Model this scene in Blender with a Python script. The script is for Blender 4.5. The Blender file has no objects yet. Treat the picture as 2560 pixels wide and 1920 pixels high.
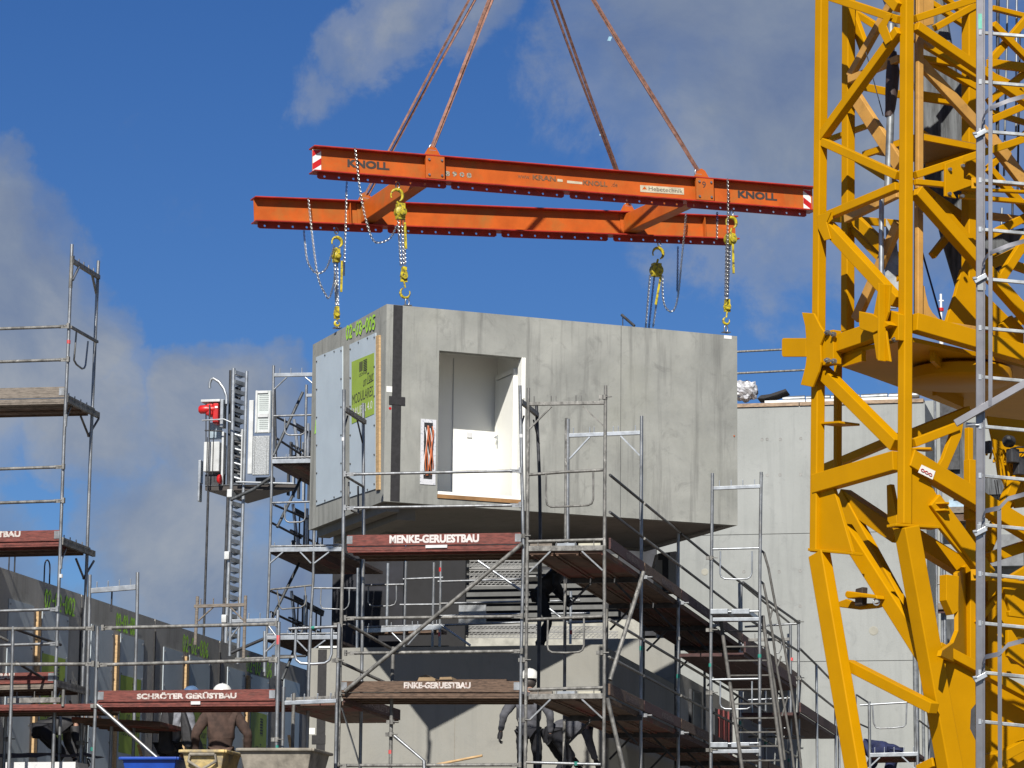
import bpy, bmesh, math, random
from math import radians, sin, cos, atan, pi
from mathutils import Vector, Matrix, Quaternion, noise
random.seed(7)
sc = bpy.context.scene
# ---------------------------------------------------------------- camera
FPX, HOR, ROLL = 8100.0, 1500.0, .01          # focal length and horizon drop in photo pixels (2560 wide)
PITCH = atan(HOR/FPX)
Fv = Vector((0, cos(PITCH), sin(PITCH))); R0 = Vector((1, 0, 0)); U0 = Vector((0, -sin(PITCH), cos(PITCH)))
Rv = R0*cos(ROLL)+U0*sin(ROLL); Uv = U0*cos(ROLL)-R0*sin(ROLL)
CAM = Vector((0, 0, 1.6))
cd = bpy.data.cameras.new('camera'); cam = bpy.data.objects.new('camera', cd); sc.collection.objects.link(cam)
cd.sensor_width = 36; cd.lens = FPX/2560*36; cd.clip_end = 3000; cd.clip_start = .5
cam.matrix_world = Matrix(((Rv.x, Uv.x, -Fv.x, CAM.x), (Rv.y, Uv.y, -Fv.y, CAM.y), (Rv.z, Uv.z, -Fv.z, CAM.z), (0, 0, 0, 1)))
sc.camera = cam
# ---------------------------------------------------------------- light
SUN_EL, SUN_AZ = radians(38), radians(9.4)
L = Vector((sin(SUN_AZ)*cos(SUN_EL), cos(SUN_AZ)*cos(SUN_EL), -sin(SUN_EL)))     # the way the sunlight travels
sd = bpy.data.lights.new('sun', 'SUN'); sd.energy = 5.0; sd.angle = radians(.53); sd.color = (1, .955, .88)
so = bpy.data.objects.new('sun', sd); sc.collection.objects.link(so)
so.rotation_euler = L.to_track_quat('-Z', 'Y').to_euler(); so.location = (-20, -60, 60)
w = bpy.data.worlds.new('World'); sc.world = w; w.use_nodes = True
nt = w.node_tree; nt.nodes.clear()
def N(t, typ, **kw):
    n = t.nodes.new(typ)
    for k, v in kw.items():
        if k.startswith('i_'):
            key = k[2:]; n.inputs[int(key) if key.isdigit() else key].default_value = v
        else: setattr(n, k, v)
    return n
wo = N(nt, 'ShaderNodeOutputWorld'); bg = N(nt, 'ShaderNodeBackground', i_Strength=.0615)
sky = N(nt, 'ShaderNodeTexSky', sky_type='NISHITA', sun_disc=False, sun_elevation=SUN_EL, sun_rotation=SUN_AZ+pi, altitude=400, air_density=1.0, dust_density=.25, ozone_density=3.0)
hs0 = N(nt, 'ShaderNodeHueSaturation', i_Hue=.508, i_Saturation=1.25, i_Value=.74)
nt.links.new(sky.outputs[0], hs0.inputs['Color'])
hs = N(nt, 'ShaderNodeVectorMath', operation='MULTIPLY'); nt.links.new(hs0.outputs[0], hs.inputs[0]); hs.inputs[1].default_value = (.72, .89, 1.12)
tc = N(nt, 'ShaderNodeTexCoord')
def vmath(op, a, b=None, sc_=None):
    n = N(nt, 'ShaderNodeVectorMath', operation=op)
    for i, q in enumerate((a, b)):
        if q is None: continue
        if isinstance(q, (tuple, list, Vector)): n.inputs[i].default_value = tuple(q)
        else: nt.links.new(q, n.inputs[i])
    if sc_ is not None: n.inputs['Scale'].default_value = sc_
    return n
def m2(op, a, b, t=None, clamp=False):
    t = t or nt
    n = N(t, 'ShaderNodeMath', operation=op, use_clamp=clamp)
    for i, q in enumerate((a, b)):
        if isinstance(q, (int, float)): n.inputs[i].default_value = q
        else: t.links.new(q, n.inputs[i])
    return n.outputs[0]
def noi(t, vec, scale, detail=4, rough=.55, dist=0):
    n = N(t, 'ShaderNodeTexNoise', i_Scale=scale, i_Detail=detail, i_Roughness=rough, i_Distortion=dist)
    if vec is not None: t.links.new(vec, n.inputs['Vector'])
    return n
def ramp(t, fac, stops, interp='LINEAR'):
    n = N(t, 'ShaderNodeValToRGB'); n.color_ramp.interpolation = interp
    e = n.color_ramp.elements
    while len(e) < len(stops): e.new(.5)
    for i, (p, c) in enumerate(stops):
        e[i].position = p
        e[i].color = (c, c, c, 1) if isinstance(c, (int, float)) else tuple(c[:3])+(1,)
    t.links.new(fac, n.inputs[0]); return n
def ray(x, y): return Fv*FPX+Rv*(x-1280)+Uv*(960-y)
# clouds: a sky full of ragged banks; the banks in view lie where the photograph has them
wn = noi(nt, tc.outputs['Generated'], 9, 7, .6)
warp = vmath('SCALE', vmath('SUBTRACT', wn.outputs['Color'], (.5, .5, .5)).outputs[0], sc_=.075)
wdir = vmath('ADD', tc.outputs['Generated'], warp.outputs[0]).outputs[0]
tot = None
for (x, y, r, k) in [(-150, 800, 520, 1), (40, 760, 360, 1), (190, 860, 260, .95), (300, 1030, 230, .85), (-60, 560, 260, .95), (620, 1090, 250, 1), (560, 1010, 150, .9), (480, 1400, 330, .8), (820, 1500, 300, .75),
                     (150, 1500, 150, .3), (2050, 250, 700, .60), (1620, 160, 430, .40), (1950, -200, 700, .75), (980, 20, 190, .36), (880, 90, 170, .36), (780, 170, 150, .3), (720, 240, 110, .22), (1200, 0, 200, .3), (-500, 1500, 700, .9), (1150, -500, 500, .6), (2700, 900, 500, .5)]:
    c = ray(x, y).normalized()
    d = vmath('DISTANCE', wdir, c)
    v = m2('MULTIPLY', m2('SUBTRACT', 1, m2('DIVIDE', d.outputs['Value'], r/FPX), clamp=True), k*2.2, clamp=False)
    tot = v if tot is None else m2('MAXIMUM', tot, v)
gen = noi(nt, tc.outputs['Generated'], 2.3, 6, .6)
away = m2('MULTIPLY', m2('SUBTRACT', vmath('DISTANCE', tc.outputs['Generated'], ray(1280, 960).normalized()).outputs['Value'], .3, clamp=True), 6, clamp=True)
g2 = m2('MULTIPLY', m2('MULTIPLY', m2('SUBTRACT', gen.outputs['Fac'], .5, clamp=True), 6), away)
tot = m2('MAXIMUM', tot, g2)
fin = noi(nt, tc.outputs['Generated'], 22, 9, .66, .3)
tot2 = m2('ADD', tot, m2('MULTIPLY', m2('SUBTRACT', fin.outputs['Fac'], .5), 1.1))
cm = ramp(nt, tot2, [(.16, 0), (.42, .5), (.75, .8), (1.1, .92)], 'EASE')
fn2 = noi(nt, tc.outputs['Generated'], 13, 8, .62, .4)
cc = ramp(nt, fn2.outputs['Fac'], [(.34, (1.7, 2.3, 3.75)), (.5, (2.5, 3.05, 4.1)), (.64, (3.7, 4.05, 4.6))])
mx = N(nt, 'ShaderNodeMix', data_type='RGBA')
nt.links.new(cm.outputs[0], mx.inputs['Factor']); nt.links.new(hs.outputs[0], mx.inputs['A']); nt.links.new(cc.outputs[0], mx.inputs['B'])
nt.links.new(mx.outputs['Result'], bg.inputs['Color']); nt.links.new(bg.outputs[0], wo.inputs['Surface'])
sc.view_settings.view_transform = 'Standard'; sc.view_settings.look = 'None'; sc.view_settings.exposure = .55; sc.view_settings.gamma = 1
sc.view_settings.use_curve_mapping = False
sc.render.engine = 'CYCLES'; sc.cycles.max_bounces = 6; sc.cycles.diffuse_bounces = 3; sc.cycles.glossy_bounces = 3

# ---------------------------------------------------------------- placing by pixel on real planes
def atY(x, y, Y):
    d = ray(x, y); return CAM+d*(Y/d.y)
def atz(x, y, z):
    d = ray(x, y); return CAM+d*((z-CAM.z)/d.z)
class Pl:
    """an upright plane through o, running along h; off pushes it away from the camera"""
    def __init__(s, o, h):
        s.o = Vector(o); s.h = Vector(h).normalized(); s.n = Vector((-s.h.y, s.h.x, 0))
        if s.n.y < 0: s.n = -s.n
    def at(s, x, y, off=0):
        d = ray(x, y); return CAM+d*((s.o+s.n*off-CAM).dot(s.n)/d.dot(s.n))
    def pts(s, l, off=0): return [s.at(x, y, off) for x, y in l]
A_S = radians(12.5)
S = Vector((cos(A_S), -sin(A_S), 0)); D = Vector((sin(A_S), cos(A_S), 0)); Z = Vector((0, 0, 1))
A_M = radians(22); MU = Vector((cos(A_M), sin(A_M), 0)); MV = Vector((-sin(A_M), cos(A_M), 0))

# ---------------------------------------------------------------- mesh building
class MB:
    def __init__(s): s.v = []; s.f = []
    def add(s, vs, fs):
        b = len(s.v); s.v += [Vector(q) for q in vs]; s.f += [[b+i for i in f] for f in fs]; return s
    def box(s, c, x, y, z):
        c, x, y, z = Vector(c), Vector(x)/2, Vector(y)/2, Vector(z)/2
        vs = [c+x*i+y*j+z*k for k in (-1, 1) for j in (-1, 1) for i in (-1, 1)]
        return s.add(vs, [(0, 2, 3, 1), (4, 5, 7, 6), (0, 1, 5, 4), (2, 6, 7, 3), (0, 4, 6, 2), (1, 3, 7, 5)])
    def beam(s, a, b, w_, h_, up):
        a, b = Vector(a), Vector(b); d = b-a; x = d.cross(up).normalized(); y = x.cross(d).normalized()
        return s.box((a+b)/2, x*w_, d, y*h_)
    def prism(s, pts, off):
        n = len(pts); off = Vector(off); vs = [Vector(p) for p in pts]+[Vector(p)+off for p in pts]
        return s.add(vs, [list(range(n)), list(range(2*n-1, n-1, -1))]+[(i, (i+1) % n, n+(i+1) % n, n+i) for i in range(n)])
    def path(s, pts, r, n=8, closed=False, caps=True):
        pts = [Vector(p) for p in pts]; m = len(pts); rs = r if isinstance(r, (list, tuple)) else [r]*m
        vs = []; u = None
        for i, p in enumerate(pts):
            if closed: t = (pts[(i+1) % m]-pts[i-1]).normalized()
            else:
                t = (pts[min(i+1, m-1)]-pts[max(i-1, 0)]).normalized()
            if u is None:
                u = t.cross(Vector((.3, .9, .1)) if abs(t.dot(Vector((.3, .9, .1)))) < .8 else Vector((1, 0, 0))).normalized()
            else: u = (u-t*u.dot(t)).normalized()
            q = t.cross(u)
            vs += [p+(u*cos(2*pi*j/n)+q*sin(2*pi*j/n))*rs[i] for j in range(n)]
        fs = []
        for i in range(m if closed else m-1):
            for j in range(n):
                a, b = i*n+j, i*n+(j+1) % n; c, d = ((i+1) % m)*n+(j+1) % n, ((i+1) % m)*n+j
                fs.append((a, b, c, d))
        if caps and not closed: fs += [list(range(n-1, -1, -1)), list(range((m-1)*n, m*n))]
        return s.add(vs, fs)
    def tube(s, a, b, r, n=10): return s.path([a, b], r, n)
    def lathe(s, c, ax, prof, n=20, sx=1):
        ax = Vector(ax).normalized(); u = ax.orthogonal().normalized(); q = ax.cross(u); c = Vector(c)
        vs = []; m = len(prof)
        for r, h in prof: vs += [c+ax*h+(u*cos(2*pi*j/n)*sx+q*sin(2*pi*j/n))*r for j in range(n)]
        fs = [(i*n+j, i*n+(j+1) % n, (i+1)*n+(j+1) % n, (i+1)*n+j) for i in range(m-1) for j in range(n)]
        return s.add(vs, fs+[list(range(n-1, -1, -1)), list(range((m-1)*n, m*n))])
def kid(name, mb, mat, parent, smooth=False, bev=0, label=None, stuff=False, origin=None):
    org = origin if origin is not None else parent['org'] if parent is not None else (0, 0, 0)
    org = Vector(org)
    me = bpy.data.meshes.new(name); me.from_pydata([v-org for v in mb.v], [], mb.f)
    b = bmesh.new(); b.from_mesh(me); bmesh.ops.recalc_face_normals(b, faces=b.faces); b.to_mesh(me); b.free()
    if smooth:
        me.polygons.foreach_set('use_smooth', [True]*len(me.polygons))
        try: me.set_sharp_from_angle(angle=radians(50))
        except Exception: pass
    me.materials.append(mat)
    o = bpy.data.objects.new(name, me); sc.collection.objects.link(o)
    if parent is not None:
        o.parent = parent; o['org'] = tuple(org)
    else: o.location = org; o['org'] = tuple(org)
    if bev:
        m = o.modifiers.new('bevel', 'BEVEL'); m.width = bev; m.segments = 2; m.limit_method = 'ANGLE'; m.angle_limit = radians(40)
    if label: o['label'] = label
    if stuff: o['kind'] = 'stuff'
    return o
def tag(o, label, cat, group=None):
    o['label'] = label; o['category'] = cat
    if group: o['group'] = group
    return o
def thing(name, label, cat, loc, group=None):
    o = bpy.data.objects.new(name, None); sc.collection.objects.link(o); o.location = loc; o['org'] = tuple(loc)
    return tag(o, label, cat, group)
def struct(name, mb, mat, parent=None):
    o = kid(name, mb, mat, parent)
    if parent is None: o['kind'] = 'structure'
    return o

# ---------------------------------------------------------------- materials
MT = {}
ALB = .70
def mat(name, col, rough=.6, metal=0, var=.12, scale=6, bump=0, bscale=60, stretch=(1, 1, 1), dirt=None, dscale=3, dlo=.55, dhi=.75, col2=None, spec=.5):
    col = tuple(c*ALB for c in col); dirt = dirt and tuple(c*ALB for c in dirt)
    m = bpy.data.materials.new(name); m.use_nodes = True; t = m.node_tree; b = t.nodes['Principled BSDF']
    b.inputs['Roughness'].default_value = rough; b.inputs['Metallic'].default_value = metal; b.inputs['Specular IOR Level'].default_value = spec
    tcn = N(t, 'ShaderNodeTexCoord'); mp = N(t, 'ShaderNodeMapping'); mp.inputs['Scale'].default_value = stretch
    t.links.new(tcn.outputs['Object'], mp.inputs['Vector'])
    n1 = noi(t, mp.outputs[0], scale, 6, .62)
    c2 = col2 or tuple(max(0, c*(1-var*2)) for c in col); c1 = col if col2 else tuple(c*(1+var) for c in col)
    r = ramp(t, n1.outputs['Fac'], [(.36, tuple(c2)+(1,)), (.62, tuple(c1)+(1,))])
    out = r.outputs[0]
    if dirt:
        n2 = noi(t, mp.outputs[0], dscale, 8, .7, .4); rd = ramp(t, n2.outputs['Fac'], [(dlo, 0), (dhi, 1)])
        mxn = N(t, 'ShaderNodeMix', data_type='RGBA'); t.links.new(rd.outputs[0], mxn.inputs['Factor']); t.links.new(out, mxn.inputs['A']); mxn.inputs['B'].default_value = tuple(dirt)+(1,)
        out = mxn.outputs['Result']
    t.links.new(out, b.inputs['Base Color'])
    if bump:
        n3 = noi(t, mp.outputs[0], bscale, 4, .6); bp = N(t, 'ShaderNodeBump', i_Strength=bump, i_Distance=.01)
        t.links.new(n3.outputs['Fac'], bp.inputs['Height']); t.links.new(bp.outputs[0], b.inputs['Normal'])
    MT[name] = m; return m
def concrete(name, ca, cb, stain, streak=.5, sc1=.9, low=None):
    ca, cb, stain = (tuple(c*ALB for c in q) for q in (ca, cb, stain)); low = low and tuple(c*ALB for c in low)
    m = bpy.data.materials.new(name); m.use_nodes = True; t = m.node_tree; b = t.nodes['Principled BSDF']
    b.inputs['Roughness'].default_value = .88; b.inputs['Specular IOR Level'].default_value = .25
    g = N(t, 'ShaderNodeTexCoord'); P = g.outputs['Object']
    a = noi(t, P, sc1, 8, .65, .3); base = ramp(t, a.outputs['Fac'], [(.34, tuple(ca)+(1,)), (.66, tuple(cb)+(1,))]).outputs[0]
    def mixin(fac, colr):
        nonlocal base
        x = N(t, 'ShaderNodeMix', data_type='RGBA'); t.links.new(fac, x.inputs['Factor']); t.links.new(base, x.inputs['A']); x.inputs['B'].default_value = tuple(colr)+(1,); base = x.outputs['Result']
    mp = N(t, 'ShaderNodeMapping'); mp.inputs['Scale'].default_value = (7, 7, .45); t.links.new(P, mp.inputs['Vector'])
    st = noi(t, mp.outputs[0], 1, 6, .65); mixin(m2('MULTIPLY', ramp(t, st.outputs['Fac'], [(.5, 0), (.74, 1)]).outputs[0], streak, t), stain)
    c = noi(t, P, 3.2, 9, .72, .8); mixin(m2('MULTIPLY', ramp(t, c.outputs['Fac'], [(.55, 0), (.72, 1)]).outputs[0], .55, t), stain)
    bl = noi(t, P, .5, 5, .6, .5); mixin(m2('MULTIPLY', ramp(t, bl.outputs['Fac'], [(.5, 0), (.7, 1)]).outputs[0], .45, t), low or cb)
    vo = N(t, 'ShaderNodeTexVoronoi', i_Scale=14); t.links.new(P, vo.inputs['Vector'])
    po = ramp(t, vo.outputs['Distance'], [(.035, 1), (.07, 0)]); sel = noi(t, P, 5, 2); pf = m2('MULTIPLY', po.outputs[0], ramp(t, sel.outputs['Fac'], [(.52, 0), (.58, 1)]).outputs[0], t)
    mixin(m2('MULTIPLY', pf, .6, t), tuple(q*.5 for q in stain))
    t.links.new(base, b.inputs['Base Color'])
    n3 = noi(t, P, 35, 6, .7); bp = N(t, 'ShaderNodeBump', i_Strength=.35, i_Distance=.008); t.links.new(n3.outputs['Fac'], bp.inputs['Height']); t.links.new(bp.outputs[0], b.inputs['Normal'])
    MT[name] = m; return m
galv = mat('galvanised_steel', (.36, .375, .39), .45, .75, .18, 9, .15, 90, (1, 1, .5), dirt=(.27, .26, .24), dscale=4, dlo=.52, dhi=.68)
galvn = mat('new_galvanised_steel', (.50, .53, .56), .4, .7, .12, 9)
galvo = mat('weathered_steel_tube', (.24, .235, .22), .62, .45, .25, 12, .3, 80, (1, 1, .6), dirt=(.45, .44, .41), dscale=9, dlo=.58, dhi=.66)
alu = mat('aluminium_ladder', (.33, .32, .33), .34, .8, .06, 5)
board_r = mat('red_brown_board', (.20, .052, .040), .8, 0, .25, 5, .3, 60, (2, 2, 14), dirt=(.13, .08, .065), dscale=4)
board_b = mat('weathered_brown_board', (.155, .098, .066), .85, 0, .3, 5, .4, 50, (2, 2, 18), dirt=(.07, .05, .038), dscale=5)
board_g = mat('grey_weathered_board', (.24, .205, .17), .85, 0, .2, 5, .3, 50, (2, 2, 14), dirt=(.15, .12, .1), dscale=5)
board_d = mat('dark_maroon_board', (.085, .036, .034), .8, 0, .25, 5, .3, 60, (2, 2, 14), dirt=(.07, .06, .055), dscale=4)
deck_p = mat('deck_plywood', (.15, .085, .055), .8, 0, .25, 3, .2, 40, (1, 1, 6), dirt=(.20, .05, .035), dscale=1.2, dlo=.5, dhi=.6)
yel = mat('crane_yellow', (.60, .288, .0), .5, 0, .03, 2.2, .05, 90, dirt=(.42, .18, .01), dscale=5, dlo=.68, dhi=.84, spec=.10)
tan_ = mat('faded_crane_yellow', (.62, .33, .075), .5, 0, .08, 3, .05, 80, dirt=(.30, .16, .05), dscale=5, dlo=.56, dhi=.76)
org = mat('beam_orange', (.60, .118, .012), .5, 0, .08, 3, .08, 60, dirt=(.40, .155, .03), dscale=1.6, dlo=.48, dhi=.70, spec=.3)
redf = mat('flange_red', (.46, .024, .008), .5, 0, .15, 4, .05, 60, dirt=(.20, .03, .02), dscale=9, dlo=.62, dhi=.7)
slg = mat('sling_webbing', (.42, .215, .16), .9, 0, .2, 14, .4, 150, dirt=(.52, .32, .25), dscale=11)
chn = mat('chain_steel', (.45, .45, .44), .35, .85, .15, 20)
chb = mat('blue_black_chain', (.03, .04, .12), .4, .6, .2, 20)
hoy = mat('hoist_yellow', (.62, .50, .015), .5, 0, .2, 14, .2, 60, dirt=(.10, .08, .03), dscale=22, dlo=.5, dhi=.6)
c_mod = concrete('module_concrete', (.275, .282, .262), (.425, .43, .395), (.17, .172, .162), .9, .8, (.345, .35, .30))
c_und = concrete('module_soffit', (.27, .26, .23), (.34, .325, .285), (.13, .12, .11), .3)
c_low = concrete('beige_wall_concrete', (.30, .295, .265), (.36, .352, .315), (.235, .235, .22), .4, .7, (.33, .34, .325))
c_bak = concrete('light_wall_concrete', (.335, .35, .335), (.41, .425, .41), (.26, .27, .265), .5, .5)
c_row = concrete('row_module_concrete', (.43, .415, .375), (.56, .54, .49), (.26, .25, .225), .6, 1.2)
pan = mat('panel_blue_grey', (.57, .65, .70), .42, 0, .03, 2, .02)
pand = mat('panel_row_grey', (.53, .60, .65), .42, 0, .05, 2, .02)
grn = mat('poster_green', (.36, .50, .06), .6, 0, .04, 3)
blk = mat('black_membrane', (.022, .021, .023), .75, 0, .2, 20, .1)
wht = mat('white_paint', (.92, .92, .88), .55, 0, .02, 3)
whr = mat('white_room_paint', (1.15, 1.15, 1.08), .55, 0, .01, 3)
whp = mat('white_plastic', (.72, .73, .74), .45, 0, .05, 5)
wod = mat('pine_batten', (.60, .40, .20), .75, 0, .12, 4, .1, 60, (2, 2, 10))
wo2 = mat('weathered_timber', (.42, .30, .20), .8, 0, .2, 4, .2, 60, (2, 2, 10), dirt=(.28, .22, .17))
wo3 = mat('brown_sill_timber', (.36, .19, .07), .7, 0, .15, 4)
txtd = mat('dark_print', (.05, .04, .035), .6)
txw = mat('white_print', (.66, .60, .56), .75, 0, .1, 8, dirt=(.26, .12, .10), dscale=22, dlo=.54, dhi=.6)
txw2 = mat('clean_white_print', (.74, .68, .66), .7, 0, .05, 8, dirt=(.35, .18, .15), dscale=30, dlo=.64, dhi=.7)
txb = mat('worn_blue_print', (.34, .36, .30), .7, 0, .3, 30)
spy = mat('green_spray', (.45, .85, .06), .7, 0, .15, 20)
spg = mat('darker_green_spray', (.65, 1.25, .10), .7, 0, .2, 20)
red = mat('red_paint', (.62, .012, .012), .4)
redt = mat('pinkish_tape', (.75, .10, .10), .5)
grt = mat('green_tape', (.02, .26, .20), .5)
conc_d = mat('dark_cladding_and_shade', (.036, .038, .046), .7, 0, .3, 2, .1, 20)  # dark cladding; on the storey walls this colour stands in for shade
stl_d = mat('dark_steel', (.05, .052, .058), .55, .2, .3, 8)
grs = mat('dark_grey_steel', (.10, .108, .115), .55, .4, .3, 3, .1, 30, (6, 6, .6), dirt=(.16, .17, .18), dscale=5)
hos = mat('machine_white', (.66, .68, .68), .5, .1, .08, 4, dirt=(.42, .42, .4), dscale=3)
mech = mat('machine_grey', (.33, .35, .36), .45, .6, .2, 6)
copp = mat('orange_conduit', (.62, .16, .05), .55)
bluep = mat('blue_plastic', (.01, .07, .42), .4, 0, .1, 4)
mud = mat('mortar_tub', (.72, .54, .22), .8, 0, .2, 5, .2, 30, dirt=(.26, .23, .18), dscale=4, dlo=.42, dhi=.62)
mud2 = mat('grey_mortar_tub', (.30, .27, .22), .85, 0, .2, 5, .2, 30, dirt=(.32, .3, .25), dscale=4)
film = mat('plastic_film', (.68, .68, .70), .22, .15, .25, 14, .6, 18)
skin = mat('skin', (.40, .22, .15), .6)
j_br = mat('brown_jacket', (.075, .043, .032), .9, 0, .2, 9, .5, 14)
j_bk = mat('black_jacket', (.018, .018, .022), .7, 0, .3, 9, .5, 14)
j_gr = mat('grey_sleeve', (.22, .23, .26), .9, 0, .2, 9, .5, 14)
j_dg = mat('charcoal_jacket', (.095, .098, .115), .85, 0, .2, 9, .6, 14)
j_nv = mat('navy_jacket', (.014, .022, .085), .85, 0, .2, 9, .5, 14)
t_bk = mat('black_trousers', (.014, .015, .022), .9, 0, .2, 9, .4, 14)
t_br = mat('brown_trousers', (.10, .058, .04), .9, 0, .2, 9, .4, 14)
hel = mat('white_helmet', (.80, .80, .76), .35, 0, .02, 3)
helb = mat('blue_helmet', (.10, .18, .32), .35)
glov = mat('dark_glove', (.022, .022, .028), .8)
gnd = mat('building_site_ground', (.25, .22, .18), .95, 0, .15, .4, .3, 3)

# ---------------------------------------------------------------- writing
def text(s, pl_o, h, up, x0, x1, height, m, parent, name='lettering', bold=0, front=None, shear=0, stretch=True, spacing=1):
    """lettering standing on the line pl_o + h*x0 .. x1"""
    cu = bpy.data.curves.new('t', 'FONT'); cu.body = s; cu.offset = .012 if bold else 0; cu.shear = shear; cu.space_character = spacing; cu.resolution_u = 3
    o = bpy.data.objects.new('t', cu); sc.collection.objects.link(o)
    dg = bpy.context.evaluated_depsgraph_get(); me = bpy.data.meshes.new_from_object(o.evaluated_get(dg))
    xs = [v.co.x for v in me.vertices]; ys = [v.co.y for v in me.vertices]
    ax, bx, ay, by = min(xs), max(xs), min(ys), max(ys)
    mb = MB(); nrm = h.cross(up).normalized(); nrm = nrm if nrm.dot(CAM-pl_o) > 0 else -nrm; bb = bold*height
    for k, (sx, sy) in enumerate(((-1, -1), (1, 1), (-1, 1), (1, -1), (0, 0)) if bold else ((0, 0),)):
        mb.add([pl_o+h*(x0+bb+(v.co.x-ax)/(bx-ax)*(x1-x0-2*bb)+sx*bb)+up*(bb+(v.co.y-ay)/(by-ay)*(height-2*bb)+sy*bb)+nrm*.0002*k+(front or Vector()) for v in me.vertices], [list(p.vertices) for p in me.polygons])
    bpy.data.objects.remove(o); bpy.data.curves.remove(cu)
    return kid(name, mb, m, parent)
STK = {'0': [[(.2, 0), (0, .3), (0, .7), (.25, 1), (.6, .9), (.7, .5), (.55, .1), (.2, 0)]], '2': [[(0, .8), (.3, 1), (.65, .8), (.5, .45), (0, 0), (.7, .05)]],
       '3': [[(0, .9), (.4, 1), (.65, .75), (.3, .52), (.7, .3), (.4, 0), (0, .1)]], '5': [[(.7, 1), (.1, 1), (.05, .55), (.5, .6), (.65, .3), (.4, 0), (0, .05)]],
       '6': [[(.6, 1), (.15, .7), (0, .3), (.3, 0), (.65, .2), (.5, .5), (.1, .4)]], '8': [[(.35, .52), (.05, .75), (.35, 1), (.6, .78), (.35, .52), (0, .25), (.35, 0), (.68, .25), (.35, .52)]],
       '-': [[(.1, .5), (.6, .5)]]}
def spray(s, o, h, up, width, height, m, parent, front, th=.035):
    mb = MB(); n = len(s); cw = width/n
    for i, ch in enumerate(s):
        for st in STK[ch]:
            pts = []
            for a, b in zip(st, st[1:]):
                for k in range(3):
                    f = k/3; pts.append((a[0]+(b[0]-a[0])*f, a[1]+(b[1]-a[1])*f))
            pts.append(st[-1])
            P = [o+h*(cw*(i+.1+q[0]*1.0))+up*(height*(q[1]+random.uniform(-.03, .03)))+front for q in pts]
            for a, b in zip(P, P[1:]):
                d = (b-a).normalized(); q = d.cross(front).normalized()*th/2*random.uniform(.8, 1.2)
                a, b = a-d*th*.3, b+d*th*.3
                mb.add([a-q, b-q, b+q, a+q], [(0, 1, 2, 3)])
                for v in mb.v[-4:]: pass
    # lift each stroke a hair above the last so none share a plane
    for i in range(0, len(mb.v), 4):
        for k in range(4): mb.v[i+k] += front.normalized()*(i//4)*.00006
    return kid('spray_mark', mb, m, parent)
# ================================================================ ground
g = MB(); g.box((0, 600, -.15), (2600, 0, 0), (0, 2600, 0), (0, 0, .3)); struct('ground', g, gnd)

# ================================================================ the hanging module
n0 = atY(967, 760, 46.0); ML, MW, MH = 5.64, 3.35, 2.89
RF = Pl(n0, MU); LF = Pl(n0, MV); fR = -RF.n; fL = -MU      # outward normals of the two visible faces
org0 = n0-Z*MH
mod = thing('concrete_room_module', 'grey concrete room module hanging from the orange beams with an open doorway', 'concrete module', org0)
def MP(a, b, c): return n0+MU*a+MV*b+Z*c                    # module coordinates: along, deep, up from the top edge
def uz(x, y):                                                # pixel on the long face -> (along, up)
    q = RF.at(x, y)-n0; return q.dot(MU), q.z
def vz(x, y):
    q = LF.at(x, y)-n0; return q.dot(MV), q.z
def mbox(a0, a1, b0, b1, c0, c1): 
    m = MB(); m.box(MP((a0+a1)/2, (b0+b1)/2, (c0+c1)/2), MU*(a1-a0), MV*(b1-b0), Z*(c1-c0)); return m
(da, dt), (db, _), (_, dbm) = uz(1098, 876), uz(1308, 890), uz(1200, 1243)
T = .14
# long wall with the doorway, as one shell of polygons with real depth
m = MB()
for (a0, a1, c0, c1) in ((0, da, -MH, 0), (db, ML, -MH, 0), (da, db, dt, 0), (da, db, -MH, dbm)):
    m.box(MP((a0+a1)/2, T/2, (c0+c1)/2), MU*(a1-a0), MV*T, Z*(c1-c0))
kid('long_wall', m, c_mod, mod)
kid('end_wall', mbox(0, T, T, MW, -MH, 0), c_mod, mod)
kid('end_wall', mbox(ML-T, ML, T, MW, -MH, 0), c_mod, mod)
kid('long_wall', mbox(T, ML-T, MW-T, MW, -MH, 0), c_mod, mod)
kid('roof_slab', mbox(T, ML-T, T, MW-T, -.13, -.01), c_mod, mod)
kid('floor_slab', mbox(T, ML-T, T, MW-T, -MH+.03, -MH+.17), c_und, mod)
# stepped ledge below the end wall
kid('ledge', mbox(.10, .30, .15, MW-.1, -MH-.12, -MH+.03), c_und, mod)
kid('ledge', mbox(.34, .62, .35, MW-.2, -MH-.20, -MH+.03), c_und, mod)
# entrance room
ent = .90
kid('inner_wall', mbox(da-.35, db+.02, T+ent, T+ent+.06, -MH+.17, -.13), whr, mod)
kid('inner_wall', mbox(db+.005, db+.06, T, T+ent, -MH+.17, -.13), whr, mod)
kid('inner_wall', mbox(da-.4, da-.35, T, T+ent, -MH+.17, -.13), whr, mod)
kid('inner_ceiling', mbox(da-.35, db, T, T+ent, -.2, -.13), whr, mod)
kid('inner_floor', mbox(da-.35, db, T, T+ent, -MH+.17, dbm+.012), whr, mod)
m = mbox(da+.62, da+.63, T+ent-.012, T+ent, dbm, -.5); kid('wall_joint', m, whp, mod)
sw = mbox(da+.85, da+.93, T+ent-.02, T+ent, dbm+1.05, dbm+1.13); kid('light_switch', sw, whp, mod)
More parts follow.
